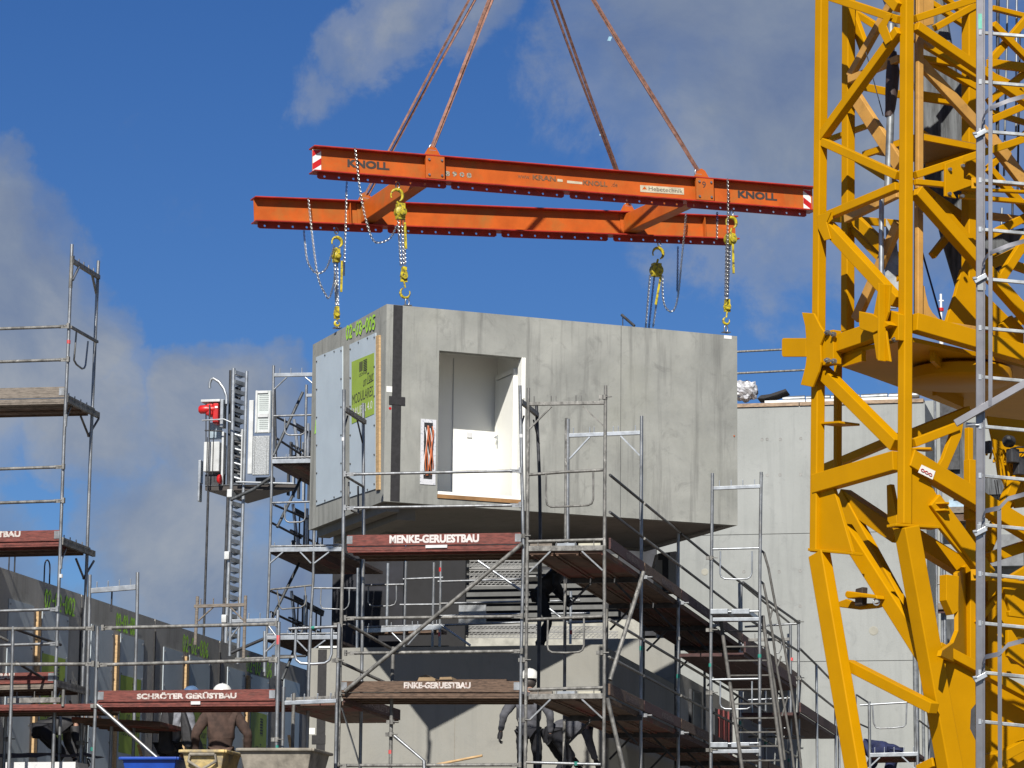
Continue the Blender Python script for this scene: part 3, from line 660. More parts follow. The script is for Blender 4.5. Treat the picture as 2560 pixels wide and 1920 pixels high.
# crumpled film bundle on the wall head
mb = MB(); c = BW.at(1862, 978, .35)
vs = []; rows, cols = 14, 24
for i in range(rows+1):
    for j in range(cols):
        th, ph = pi*i/rows, 2*pi*j/cols; d = Vector((sin(th)*cos(ph), sin(th)*sin(ph), cos(th)))
        r = .20*(1+.35*noise.noise(d*3.1)+.18*noise.noise(d*9)); vs.append(c+Vector((d.x*r*1.25, d.y*r, d.z*r*.95)))
mb.add(vs, [(i*cols+j, i*cols+(j+1) % cols, (i+1)*cols+(j+1) % cols, (i+1)*cols+j) for i in range(rows) for j in range(cols)])
o = kid('plastic_bundle', mb, film, None, origin=c); tag(o, 'crumpled bundle of clear plastic film on the wall head beside the module', 'plastic film')
# pipes crossing above the wall
for q0_, q1_, lb in (((1830, 880), (2075, 868), 'upper grey rail running level over the light wall behind the crane clamp'), ((1830, 934), (2075, 922), 'lower grey rail running level over the light wall towards the crane clamp')):
    pr = MB().tube(BW.at(*q0_, .1), BW.at(*q1_, .1), .022); 
    o = kid('roof_rail', pr, galvo, None, smooth=True, origin=BW.at(*q0_, .1)); tag(o, lb, 'guard rail')
ao = atY(2353, 810, 75)
ant = thing('antenna_mast', 'thin white antenna with a red band far behind the crane', 'antenna', ground_pt(ao))
kid('mast', MB().tube(atY(2353, 830, 75), ground_pt(ao), .05).tube(atY(2353, 800, 75), atY(2352, 735, 75), .028), wht, ant); kid('band', MB().tube(atY(2353, 778, 75), atY(2353, 770, 75), .06), red, ant); kid('cross_arm', MB().tube(atY(2347, 752, 75), atY(2359, 752, 75), .02), wht, ant)
# building in the gap right of the wall
E2 = Pl(atY(2380, 1300, 63.5), S)
sb = thing('neighbour_building', 'pale building with a sheet of blue insulation seen through the crane lattice', 'building', ground_pt(E2.at(2320, 1400)))
def ebox(x0, x1, y0, y1, o0, o1, name, m):
    a, b = E2.at(x0, y1), E2.at(x1, y0); h0 = (a-E2.o).dot(S); h1 = (b-E2.o).dot(S)
    zc = a.z if y1 < 1900 else 0
    return kid(name, MB().box(Vector((E2.o.x, E2.o.y, 0))+S*(h0+h1)/2+D*(o0+o1)/2+Z*(zc+b.z)/2, S*(h1-h0), D*(o1-o0), Z*(b.z-zc)), m, sb)
ebox(2300, 2900, 985, 1950, .0, .3, 'wall', c_bak)
ebox(2355, 2400, 1012, 1180, -.3, -.02, 'dark_panel', stl_d); ebox(2385, 2440, 1060, 1240, -.2, -.01, 'dark_panel', grs)
ebox(2373, 2424, 1249, 1275, -.06, -.01, 'insulation_sheet', mat('pale_blue_sheet', (.42, .58, .72), .6)); ebox(2360, 2440, 1275, 1292, -.5, -.0, 'shelf_board', board_g); ebox(2360, 2440, 1294, 1312, -.5, -.0, 'shelf_board', board_b)
ebox(2362, 2415, 1550, 1640, -.2, -.01, 'dark_panel', grs); ebox(2300, 2440, 1700, 1900, -.4, -.02, 'dark_panel', conc_d); ebox(2463, 2520, 1195, 1240, -.2, -.01, 'dark_panel', grs)
ebox(2317, 2332, 1443, 1462, -.02, .0, 'opening', conc_d)
ebox(2470, 2560, 1340, 1420, -.3, -.02, 'dark_panel', mat('grey_hood', (.20, .21, .22), .6))  # panel in an even mid grey

# ---------------------------------------------------------------- row of shaded modules on the left
LW = Pl(atY(200, 1485, 48.6), (sin(radians(13.0)), cos(radians(13.0)), 0))
ztr = LW.at(200, 1485).z; LD = LW.h
nL = -LW.n if (-LW.n).dot(CAM-LW.o) > 0 else LW.n
def lt(x, y=1600): return (LW.at(x, y)-LW.o).dot(LD)
base0 = lt(200); WM = 3.37
offs = {k: lt(x)-base0 for k, x in dict(a0=226, a1=281, d1=287, d2=297, b0=300, b1=358, p0=302, p1=353).items()}
posts_txt = ['02-02-002', '02-02-003', '02-02-006', '02-03-006', '02-03-008']
lab = ['shaded room module at the left edge of the picture, only a dark strip visible', 'shaded room module behind the two tall scaffold posts with spray marks at its top', 'shaded room module right behind the thin single post with rebar hooks on its left neighbour',
       'shaded room module above the worker in grey sleeves', 'shaded room module behind the brown jacket worker', 'shaded plain module at the far right end of the left row']
txs = {0: None, 1: (107, 183), 2: (288, 340), 3: (456, 520), 4: (617, 680)}
for k in range(0, 6):
    t0 = base0+(k-2)*WM; t1 = t0+WM
    if k == 5: t1 = t0+3.2
    def LP(t, z, o=0): return Vector((LW.o.x, LW.o.y, 0))+LD*t+Z*z+nL*o
    mo = thing('room_module', lab[k] if k != 0 else 'shaded room module at the very left edge, left of the first black joint', 'concrete module', LP(t0, 0), 'row of shaded room modules on the left')
    g = .018
    kid('face_wall', MB().box(LP((t0+t1)/2, ztr/2, -.1), LD*(t1-t0-2*g), nL*.2, Z*ztr), c_row, mo)
    if k < 5: kid('joint_strip', MB().box(LP(t1, ztr/2-.1, .004), LD*.05, nL*.03, Z*(ztr-.2)), blk, mo)
    kid('roof_slab', MB().box(LP((t0+t1)/2, ztr-.12, -2.2), LD*(t1-t0-.03), nL*4, Z*.2), c_row, mo)
    if k == 5: 
        kid('grey_board', MB().box(LP(t0+.9, ztr-1.9, .008), LD*1.0, nL*.014, Z*3.2), pand, mo); continue
    zt_, zb_ = ztr-.40, ztr-2.75
    for lvl in (0, 1):
        dz = -3.0*lvl
        for a, b, nm in (('a0', 'a1', 'grey_board'), ('b0', 'b1', 'grey_board')):
            bd_ = kid(nm, MB().box(LP(t0+(offs[a]+offs[b])/2, (zt_+zb_)/2+dz, .008), LD*(offs[b]-offs[a]), nL*.014, Z*(zt_-zb_)), pand, mo)
            sc_ = MB()
            for f in frange(.03, .97, 5):
                for e in (.05, offs[b]-offs[a]-.05): sc_.lathe(LP(t0+offs[a]+e, zb_+(zt_-zb_)*f+dz, .015), nL, [(.018, 0), (.012, .012)], 6)
            kid('board_bolts', sc_, galv, bd_, stuff=True)
        kid('batten', MB().box(LP(t0+(offs['d1']+offs['d2'])/2-.03, zt_-1.1+dz, .025), LD*.12, nL*.04, Z*2.1), wod, mo)
        if k < 5 and k > 0:
            wp = offs['p1']-offs['p0']; pz0 = zt_-.62+dz
            ps = kid('poster', MB().box(LP(t0+(offs['p0']+offs['p1'])/2, pz0-.62, .018), LD*wp, nL*.003, Z*1.2), grn, mo)
            text('MODULARES', LP(t0+offs['p0']+.03, pz0-.95, .0205), LD, Z, 0, wp-.06, .16, txtd, ps)
            text('on Tour', LP(t0+offs['p0']+.3, pz0-.70, .0205), LD, Z, 0, wp-.35, .14, txtd, ps, shear=.3)
            m = MB()
            for q in range(6): m.box(LP(t0+offs['p0']+wp*.66, pz0-.12-q*.05, .021), LD*.16, nL*.002, Z*.022)
            kid('logo', m, txtd, ps)
    tx = txs[k]
    if tx:
        a, b = lt(tx[0]), lt(tx[1]); spray(posts_txt[k-1], LP(a, ztr-.36, .006), LD, Z, b-a, .25, spg, mo, nL*.004, .035)
    for e in ((.9, 2.3) if k in (0, 1) else (.05,)):
        if k in (0, 1): kid('lifting_loop', MB().path([LP(t0+e-.11, ztr-.1, -.15)]+[LP(t0+e+.11*cos(pi-q), ztr+.28+.11*sin(q), -.15) for q in frange(0, pi, 7)]+[LP(t0+e+.11, ztr-.1, -.15)], .012, 6), stl_d, mo)
hp_ = LW.at(500, 1625)
o = kid('foil_pile', MB().lathe(LW.at(506, 1625, 2.5)+Z*-.3, Z, [(.55, 0), (.5, .25), (.35, .42), (.1, .5)], 14), film, None, origin=LW.at(506, 1625, 2.5)); tag(o, 'pale domed pile of foil on the roof beside the lift mast foot', 'foil')

# ================================================================ scaffolding
class Scf:
    def __init__(s, pl, label, at, cat='scaffold', name='scaffold', group='tube scaffolds round the building'):
        p = pl.at(*at); s.pl = pl; s.t = thing(name, label, cat, Vector((p.x, p.y, 0)), group)
    def _p(s, l, off, ext=True):
        P = [s.pl.at(*q[:2], off+(q[2] if len(q) > 2 else 0)) for q in l]
        if ext and l[-1][1] >= 1912: P[-1] = ground_pt(P[-1]) if abs(P[-1].x-P[-2].x) < .25 else P[-1]+(P[-1]-P[-2])*.5
        return P
    def tube(s, l, name='post', r=.024, m=None, off=0, ext=True, n=10): return kid(name, MB().path(s._p(l, off, ext), r, n), m or galv, s.t, smooth=True)
    def rail(s, a, b, m=None, off=0, r=.019, name='guard_rail'):
        """a guard rail with flattened ends"""
        P = s._p([a, b], off, False); d = (P[1]-P[0]).normalized(); mb = MB().path([P[0]+d*.1, P[1]-d*.1], r, 10)
        for e, k in ((P[0], 1), (P[1], -1)): mb.box(e+d*.06*k, d*.14, s.pl.n*.012, Z*.05).box(e-d*.015*k-s.pl.n*.03, d*.035, s.pl.n*.05, Z*.075).tube(e-d*.0*k-s.pl.n*.06, e+d*.05*k-s.pl.n*.06, .009)
        return kid(name, mb, m or galvo, s.t, smooth=True)
    def ugate(s, l, m=None, off=0, r=.014): return kid('end_rail_loop', MB().path(s._p(l, off, False), r, 8), m or galv, s.t, smooth=True)
    def chan(s, a, b, h=.07, m=None, off=0, pins=0, name='transom', w=.05):
        P = s._p([a, b], off, False); mb = MB().beam(P[0], P[1], w, h, Z); d = (P[1]-P[0])
        for i in range(pins):
            f = [.06, .29, .35, .62, .69, .93][i] if pins == 6 else (i+.5)/pins
            mb.box(P[0]+d*f+Z*(h/2+.04), d.normalized()*.012, s.pl.n*.02, Z*.09)
        return kid(name, mb, m or galv, s.t, bev=.004)
    def board(s, tl, tr, hgt, m, off=0, th=.03, name='toe_board', clips=True):
        P = s._p([tl, tr], off, False); d = (P[1]-P[0]).normalized()
        o = kid(name, MB().box((P[0]+P[1])/2-Z*hgt/2, P[1]-P[0], s.pl.n*th, Z*hgt), m, s.t, bev=.004)
        if clips:
            for e, k in ((P[0], 1), (P[1], -1)): kid('end_clip', MB().box(e+d*.035*k-Z*hgt*.45, d*.08, s.pl.n*(th+.012), Z*hgt*.7), galv, o)
        o['p0'] = tuple(P[0]); o['p1'] = tuple(P[1]); return o
    def btext(s, o, txt, x0, x1, y, hgt, m, bold=.05, off=0, side=-1, th=.03):
        bold = .042; a, b = s.pl.at(x0, y, off), s.pl.at(x1, y, off); p0, p1 = Vector(o['p0']), Vector(o['p1']); d = (p1-p0).normalized()
        return text(txt, p0+d*(a-p0).dot(d)+Z*(a-p0).z-Z*((a-p0).dot(d)*d.z), d, Z, 0, (b-a).dot(d), hgt, m, o, bold=bold, front=s.pl.n*side*(th/2+.003))
    def deck(s, tl, tr, o0, o1, m, th=.055, n=3, edge=None):
        """planks lying between two offsets, tl..tr the front top edge"""
        P = s._p([tl, tr], 0, False); w_ = (o1-o0)/n
        for i in range(n):
            c = s.pl.n*(o0+w_*(i+.5)); kid('deck_plank', MB().box((P[0]+P[1])/2+c-Z*th/2, P[1]-P[0], s.pl.n*(w_-.012), Z*th).box((P[0]+P[1])/2+c-Z*(th+.012)-s.pl.n*(w_*.42), (P[1]-P[0])*.99, s.pl.n*.03, Z*.024).box((P[0]+P[1])/2+c-Z*(th+.012)+s.pl.n*(w_*.42), (P[1]-P[0])*.99, s.pl.n*.03, Z*.024), (edge if i == 0 and edge else m), s.t, bev=.003)
    def cpl(s, x, y, off=0, m=None): 
        c = s.pl.at(x, y, off); kid('coupler', MB().lathe(c-Z*.03, Z, [(.036, 0), (.036, .06)], 10).box(c-s.pl.h*.05, s.pl.h*.05, s.pl.n*.03, Z*.05).tube(c+s.pl.h*.02-s.pl.n*.03, c+s.pl.h*.1-s.pl.n*.03, .008), m or galvo, s.t, smooth=True)
    def band(s, x, y, m, off=0, r=.0265, hh=.05): kid('tape_band', MB().lathe(s.pl.at(x, y, off)-Z*hh/2, Z, [(r, 0), (r, hh)], 12), m, s.t)

# ---- tall tower on the far left
LT = Scf(Pl(atY(150, 1200, 44), S), 'tall weathered scaffold tower at the left edge, its empty top frame against the sky', (150, 1300))
LT.tube([(180, 611), (172, 830), (160, 1100), (146, 1500), (130, 1920)], m=galv); LT.tube([(180, 641), (176, 720)], r=.028, m=galvo)
LT.tube([(246, 652), (227, 1110), (213, 1520), (199, 1920)], off=1.09)
LT.tube([(-290, 640), (-300, 1920)]); LT.tube([(-215, 690), (-230, 1920)], off=1.09)
fr_ = LT.t
def depth_transom(sf, x, y, o0=0, o1=1.09, m=None, w=.045, h=.06, pins=4, name='transom', ext=0):
    a, b = sf.pl.at(x, y, o0), sf.pl.at(x, y, o0); b = a+sf.pl.n*(o1-o0+ext); mb = MB().beam(a, b, w, h, Z)
    for i in range(pins): mb.box(a+(b-a)*((i+.7)/(pins+.4))+Z*(h/2+.035)-sf.pl.h*.03, sf.pl.h*.012, sf.pl.n*.012, Z*.08)
    return kid(name, mb, m or galvo, sf.t)
def dtube(sf, p, q, r=.019, m=None, name='brace'):
    return kid(name, MB().tube(sf.pl.at(*p), sf.pl.at(*q), r), m or galv, sf.t, smooth=True)
depth_transom(LT, 181, 652, pins=5)
dtube(LT, (197, 668, .22), (182, 700, 0)); dtube(LT, (228, 676, .85), (241, 735, 1.09))
depth_transom(LT, 177, 817, w=.035, h=.035, pins=0, name='end_rail')
LT.ugate([(191, 830, .22), (186, 890, .22), (185, 900, .23), (191, 911, .30), (205, 922, .66), (211, 920, .72), (214, 912, .75), (220, 853, .75)])
for ya, yb in ((822, 816), (904, 899), (1173, 1167), (1257, 1252), (1527, 1523), (1612, 1609)): LT.rail((-290, ya+10), (170 if ya < 950 else 158 if ya < 1300 else 143, yb), m=galvo if ya < 1300 else galv, r=.022)
for ty, by, mm, ed, dx in ((968, 996, board_g, board_g, 162), (1326, 1352, board_r, board_r, 150), (1681, 1708, board_r, board_g, 135)):
    bo_ = LT.board((-290, ty+9), (dx, ty-1), .15, mm)
    LT.deck((-290, by+9), (dx, by-1), 0, 1.0, board_b, edge=ed)
    depth_transom(LT, dx+4, by+2, pins=5, h=.08, ext=.22); depth_transom(LT, dx+6, by-6, w=.03, h=.03, pins=0)
    dtube(LT, (dx+4, by+40, .0), (dx+2, by+70, -.0)); dtube(LT, (dx-1, by+60, 0), (dx+15, by+20, .3), .014); dtube(LT, (dx+60, by+95, 1.09), (dx+40, by+45, .75), .016, galvo); dtube(LT, (dx+58, by+95, 1.09), (dx+85, by+50, 1.3), .016, galvo)
    if mm is board_r: LT.btext(bo_, 'SCHRÖTER GERÜSTBAU', -190, 52 if ty < 1500 else 37, ty+22, .10, txw)
LT.band(171.5, 855, redt); LT.band(152, 1440, whp, r=.027)
# ---- lower scaffold in front of the module row
FL = Scf(Pl(atY(450, 1750, 42.8), S), 'low front scaffold with a white lettered red board above the mortar tubs', (450, 1800))
FL.tube([(244, 1566), (239, 1755), (228, 1920)]); FL.tube([(697, 1555), (694, 1730), (691, 1920)], r=.026); FL.tube([(33, 1566), (28, 1755), (25, 1920)])
FL.band(696, 1600, redt, hh=.12); FL.band(692, 1868, grt); FL.band(231, 1873, grt)
for a, b in (((-200, 1573), (232, 1571)), ((262, 1570), (690, 1560)), ((-200, 1662), (232, 1660)), ((250, 1662), (690, 1650))): FL.rail(a, b, m=galvo, r=.024)
bo_ = FL.board((247, 1727), (688, 1723), .15, board_r); FL.btext(bo_, 'SCHRÖTER GERÜSTBAU', 343, 592, 1748.5, .09, txw, .055)
FL.deck((242, 1753), (692, 1750), 0, .95, board_r); FL.deck((-200, 1764), (236, 1759), 0, 1.0, board_b, edge=board_r)
kid('label', MB().box(FL.pl.at(489, 1757, -.008), S*.13, D*.008, Z*.045), whp, bo_)
FL.tube([(243, 1762), (334, 1842), (427, 1925)], 'diagonal_brace', .026, off=-.05); FL.cpl(240, 1765); FL.cpl(692, 1849)
FL.tube([(225, 1437), (222, 1600), (213, 1920)], off=1.5); FL.tube([(344, 1431), (343, 1520), (335, 1920)], off=1.5); FL.chan((228, 1477), (340, 1468), off=1.5, pins=4, m=galvn); FL.tube([(280, 1480), (278, 1530)], 'hook', .012, stl_d, off=1.6)
FL.tube([(36, 1572, .02), (152, 1612, 1.2)], 'side_rail', .02, stl_d); FL.tube([(40, 1655, .02), (152, 1722, 1.2)], 'side_rail', .02, stl_d); FL.tube([(0, 1592, .3), (20, 1602, .4)], 'side_rail', .02, galvo)
for x0, x1, o in ((15, 8, 1.0), (27, 22, .6), (151, 153, 1.4), (206, 199, 1.2), (217, 212, 1.7), (280, 275, 1.3), (137, 132, .4)): FL.tube([(x0, 1782), (x1, 1920)], off=o)
FL.cpl(22, 1848, .6); FL.cpl(205, 1857, 1.2); FL.chan((20, 1752), (152, 1750), off=.3, pins=3, m=galvo); FL.tube([(159, 1724), (157, 1766)], 'pin', .022, galvo)
FL.deck((120, 1778), (345, 1790), .9, 2.4, deck_p, n=4)
FL.tube([(709, 1717), (707, 1830), (703, 1920)], off=.1); FL.tube([(735, 1733), (733, 1790), (728, 1920)], off=.7, m=galvo)
FL.chan((712, 1758), (842, 1752), .05, galvn, off=.1, pins=4); 

# ---- scaffold in front of the hanging module
CS = Pl(atY(1080, 1340, 43.3), S)
CC = Scf(CS, 'main scaffold in front of the hanging module with a white lettered bright red board', (1080, 1400))
CC.tube([(860, 974), (858, 1400)]); CC.tube([(858, 1372), (855, 1480), (852, 1600), (843, 1920)], m=galvo); CC.tube([(848, 1560), (842, 1760), (838, 1920)], off=-.08)
CC.tube([(1300, 964), (1309, 1380), (1303, 1640), (1297, 1920)]); CC.tube([(1321, 970), (1318, 1400), (1316, 1600), (1312, 1920)], m=galvo)
CC.tube([(1514, 964), (1512, 1200), (1511, 1400), (1511, 1700), (1504, 1920)], m=galvo)
CC.tube([(908, 1008), (909, 1330), (905, 1640), (902, 1920)], off=1.09); CC.tube([(1341, 1012), (1349, 1200), (1351, 1345), (1347, 1640), (1342, 1920)], off=1.09, m=stl_d)
for x in (861, 1302):
    depth_transom(CC, x, 1022 if x < 900 else 1003, pins=5); dtube(CC, (x+8, 1040, .25), (x, 1070, 0), .012, stl_d); dtube(CC, (x+32, 1050, .8), (x+46, 1110, 1.09), .012, stl_d)
CC.band(858.5, 1098, whp); CC.band(1303, 1090, whp)
for a, b in (((867, 1186), (1299, 1177)), ((867, 1270), (1299, 1263))): CC.rail(a, b, m=galv, r=.02)
for a, b in (((868, 1546), (1303, 1541)), ((868, 1633), (1303, 1628)), ((850, 1914), (1299, 1912))): CC.rail(a, b, m=galvo, r=.022)
CC.tube([(867, 1192, .02), (907, 1216, 1.05)], 'side_rail', .018, galvo); CC.ugate([(872, 1205, .12), (871, 1262, .12), (880, 1277, .3), (896, 1284, .8), (895, 1215, .8)], galvo)
bo_ = CC.board((869, 1338), (1302, 1332), .15, board_r); CC.btext(bo_, 'MENKE-GERUESTBAU', 974, 1198, 1359, .112, txw2, .05)
CC.deck((867, 1367), (1303, 1361), 0, .98, board_b, edge=board_r)
lb_ = kid('label', MB().box(CS.at(1091, 1366, -.010), S*.30, D*.008, Z*.04), whp, bo_)
bo_ = CC.board((855, 1703), (1299, 1703), .148, board_b); CC.btext(bo_, 'ENKE-GERUESTBAU', 1010, 1177, 1721.5, .085, txw, .045)
CC.deck((852, 1731), (1299, 1731), 0, .98, board_b)
CC.tube([(1306, 1359), (1085, 1543), (862, 1728)], 'diagonal_brace', .028, galvo, off=-.06)
CC.tube([(870, 1560, .05), (985, 1626, 1.0)], 'side_rail', .022, galvo); CC.tube([(843, 1652, -.02), (975, 1712, .9)], 'side_rail', .022, galvo); CC.cpl(843, 1651, -.08)
CC.tube([(983, 1617), (979, 1760), (974, 1920)], off=.3, m=galvo, r=.026); CC.band(976, 1880, redt, .3, .028)
CC.tube([(986, 1840), (1060, 1902), (1088, 1926)], 'diagonal_brace', .024, galv, off=-.05); CC.cpl(977, 1836, .25); CC.cpl(980, 1805, .25); CC.cpl(850, 1735)
kid('flat_brace', MB().beam(CS.at(855, 1770), CS.at(903, 1925), .012, .06, CS.n), grs, CC.t)
# bay going back at the left end
RL = Pl(CS.at(858, 1727), D)
o = kid('toe_board', MB().box(RL.at(858, 1727)+D*1.55-Z*.075+S*.0, D*3.0, S*.03, Z*.15), board_d, CC.t, bev=.004)
text('MENKE-GERUESTBAU', RL.at(858, 1727)+D*1.0-Z*.115+S*.018, D, Z, 0, 1.5, .09, mat('worn_white_print', (.26, .2, .18), .8, 0, .3, 20), o, bold=.02)
for i in range(3): kid('deck_plank', MB().box(RL.at(858, 1757)+D*1.55-S*(.17+i*.33), D*3.0, S*.315, Z*.055), deck_p, CC.t)
# end frames facing the camera, one bay behind the other
def frame_front(sf, off, xl, xr, yt, m, pins=6, braces=True, hh=.045):
    sf.chan((xl+3, yt), (xr-3, yt-3), hh, m, off, pins)
    if braces:
        w_ = xr-xl
        for a, b in (((xl+w_*.30, yt+6), (xl+3, yt+w_*.30+4)), ((xl+w_*.70, yt+5), (xr-4, yt+w_*.28+2))): kid('corner_brace', MB().beam(sf.pl.at(*a, off), sf.pl.at(*b, off), .02, .03, sf.pl.n), m, sf.t)
frame_front(CC, 0, 1321, 1514, 1010, galvo)
CC.tube([(1321, 1187), (1410, 1180), (1508, 1175)], 'end_rail', .02, galvo)
CC.ugate([(1365, 1186), (1365, 1250), (1368, 1262), (1377, 1267), (1420, 1266), (1470, 1263), (1479, 1259), (1483, 1248), (1483, 1180)], galvo)
for yt in (1354, 1724):
    CC.tube([(1321, yt), (1508, yt-5)], 'end_rail', .022, galvo); CC.chan((1322, yt+18), (1508, yt+16), .07, galvo, 0, 4)
    for x0, x1, mm in ((1327, 1380, board_g), (1391, 1440, galvn), (1448, 1501, mat('cream_plank_end', (.52, .5, .4), .7))): kid('plank_end', MB().box(CS.at((x0+x1)/2, yt+9, .03), S*((x1-x0)/178), D*.05, Z*.05), mm, CC.t)
    for a, b in (((1377, yt+24), (1324, yt+76)), ((1455, yt+24), (1507, yt+72))): kid('corner_brace', MB().beam(CS.at(*a), CS.at(*b), .02, .035, CS.n), galv, CC.t)
CC.tube([(1318, 1549), (1410, 1545), (1506, 1541)], 'end_rail', .02, galvo)
CC.ugate([(1370, 1549), (1368, 1612), (1371, 1625), (1380, 1631), (1415, 1632), (1448, 1630), (1456, 1625), (1460, 1613), (1460, 1545)], galvo)
CC.tube([(1316, 1906), (1502, 1911)], 'end_rail', .02, galv, ext=False); CC.band(1440, 1909, grt)
for y in (1340, 1650, 1800): CC.cpl(1310, y)
CC.cpl(1512, 993); CC.cpl(1505, 1632)
# ---- the run going back on the right
RS = Pl(CS.at(1517, 1350), D)
RR = Scf(RS, 'scaffold run receding to the right with stepped looking dark brown decks', (1640, 1450))
bay = 2.6
TK = [0, 2.6, 5.75, 8.9, 12.0, 15.1, 18.2, 21.3, 24.4]
def RP(k, z, s_=0):
    i = min(int(k), 7); return Vector((RS.o.x, RS.o.y, 0))+D*(TK[i]+(TK[i+1]-TK[i])*(k-i))+Z*z-S*s_
z1, z2 = RS.at(1517, 1372).z, RS.at(1526, 1742).z
topz = [0, RS.at(1605, 1040).z, RS.at(1690, 1310).z, RS.at(1772, 1388).z, RS.at(1853, 1450).z, RS.at(1930, 1580).z, RS.at(1996, 1552).z]
for k in range(1, 8):
    hz = [None, CS.at(1605, 1040, bay).z, z1+1.0, z1+1.0, z1+1.0, z1+.25, z1+.8, z1+.2][k]
    kid('post', MB().tube(RP(k, hz, .0), RP(k, 0, 0), .024), galv, RR.t, smooth=True); kid('post', MB().tube(RP(k, hz if k == 1 else z1+.02, 1.09), RP(k, 0, 1.09), .024), galvo, RR.t, smooth=True)
    for z in (z1, z2): 
        kid('transom', MB().beam(RP(k, z-.09, -.02), RP(k, z-.09, 1.1), .05, .08, Z), stl_d, RR.t)
        for sg_ in (1, -1): 
            c0_, c1_ = (.05, .38) if sg_ > 0 else (1.04, .71)
            kid('corner_brace', MB().beam(RP(k, z-.45, c0_), RP(k, z-.12, c1_), .03, .02, D), stl_d, RR.t)
for lvl, z in enumerate((z1, z2)):
    for k in range(0, 7):
        bay = TK[k+1]-TK[k]
        mm = [deck_p, board_b, deck_p, board_d][(k+lvl) % 4]
        for i in range(3):
            kid('deck_plank', MB().box(RP(k+.5, z-.03, .2+i*.345), D*(bay-.03), S*.325, Z*.05).box(RP(k+.5, z-.065, .06+i*.345), D*(bay-.05), S*.03, Z*.02).box(RP(k+.5, z-.065, .33+i*.345), D*(bay-.05), S*.03, Z*.02), mm if i != 1 else deck_p, RR.t)
        o = kid('toe_board', MB().box(RP(k+.5, z+.075, -.035), D*(bay-.06), S*.03, Z*.15), board_d if k % 2 == lvl else board_b, RR.t, bev=.004)
        if k < 4: text('MENKE-GERUESTBAU', RP(k+.45, z+.03, -.053), D, Z, 0, 1.0, .08, MT['worn_white_print'], o, bold=.02)
        for hz in (.5, 1.0):
            if lvl == 0 and k > 5: continue
            kid('guard_rail', MB().tube(RP(k+.02, z+hz, -.03), RP(k+.98, z+hz, -.03), .02), galvo if (k+lvl) % 2 else stl_d, RR.t, smooth=True)
    if lvl == 0: continue
frame_front(RR, 0, 0, 0, 0, galv) if False else None
bay = 2.6
f2 = Scf(CS, 'bright end frame standing one bay behind, before the middle of the module face', (1500, 1300))
f2.tube([(1420, 1047), (1419, 1358)], off=bay, m=galv); f2.tube([(1604, 1040), (1602, 1300)], off=bay-.02, m=galv)
f2.chan((1423, 1089), (1601, 1082), .055, galvn, bay, 6)
for a, b in (((1475, 1092), (1424, 1147)), ((1552, 1090), (1601, 1140))): kid('corner_brace', MB().beam(CS.at(*a, bay), CS.at(*b, bay), .02, .035, CS.n), galvn, f2.t)
f2.band(1603, 1165, whp, bay)
for k in range(1, 7):
    for z in (z1, z2):
        c = RP(k, z-.06, -.04); kid('coupler', MB().box(c, S*.1, D*.05, Z*.05).tube(c+S*.05, c+S*.12, .012), galv, RR.t)
    if k in (2, 3): kid('splice', MB().lathe(RP(k, z1-.62), Z, [(.034, 0), (.034, .05)], 10), galvo, RR.t)
    kid('tape_band', MB().lathe(RP(k, z2+.95-.1*k), Z, [(.0265, 0), (.0265, .06)], 10), grt, RR.t)
# long loose tube leaning on the first bay
for a, b, nm in ((((1609, 1430, .8)), (1525, 1700, .1), 'diagonal_brace'), ((1518, 1745, .0), (1560, 1925, .1), 'diagonal_brace')): CC.tube([a, b], nm, .03, galvo, ext=False)
# ---- ladder tower
rust_ = mat('dull_ladder_steel', (.13, .125, .115), .7, .2, .2, 8)
TP = Pl(atY(1840, 1500, 46.4), S)
TW = Scf(TP, 'bright narrow ladder tower with two box decks before the light wall', (1840, 1600))
TW.tube([(1781, 1183), (1779, 1400), (1777, 1640), (1775, 1920)]); TW.tube([(1903, 1180), (1900, 1400), (1899, 1600), (1897, 1920)])
TW.chan((1784, 1221), (1901, 1216), .05, galvn, 0, 4)
for a, b, d_ in (((1779, 1373), (1899, 1370), 1378), ((1777, 1699), (1898, 1697), 1703)): TW.tube([a, b], 'end_rail', .016, galvn, ext=False); TW.ugate([(1801, d_), (1800, d_+55), (1803, d_+64), (1812, d_+69), (1840, d_+70), (1868, d_+69), (1876, d_+64), (1880, d_+54), (1880, d_)], galvn, r=.012)
for y in (1530, 1860):
    TW.tube([(1778, y), (1899, y-2)], 'end_rail', .018, galvn, ext=False); TW.chan((1782, y+19), (1898, y+18), .05, galvn)
    for x0, x1 in ((1791, 1833), (1843, 1886)): kid('deck_end', MB().box(TP.at((x0+x1)/2, y+9, .5), S*((x1-x0)/166), D*1.1, Z*.07), galvn, TW.t, bev=.004)
for y in (1395, 1575, 1732, 1875): TW.cpl(1778, y)
TW.band(1776, 1663, grt); TW.band(1899, 1640, grt)
for st in ([(1801, 1545, .3), (1856, 1925, -.3)], [(1907, 1540, .3), (1957, 1925, -.3)]): TW.tube(st, 'ladder_stile', .028, rust_, ext=False)
for y in (1579, 1617, 1652, 1689, 1724, 1760, 1796, 1831, 1866, 1902):
    f = (y-1545)/380; TW.chan((1803+55*f, y, .3-.6*f), (1908+50*f, y-1, .3-.6*f), .022, rust_, name='rung', w=.03)
for l in ([(1902, 1376), (1910, 1382), (1921, 1420), (1938, 1510), (1958, 1600), (1975, 1700), (1990, 1800), (2003, 1920)], [(1902, 1454), (1909, 1460), (1917, 1500), (1932, 1590), (1944, 1680), (1960, 1760), (1978, 1860), (1985, 1920)], [(1903, 1540), (1916, 1600), (1935, 1700), (1950, 1800), (1962, 1900)]): TW.tube(l, 'stair_handrail', .019, rust_, off=.35, ext=False)
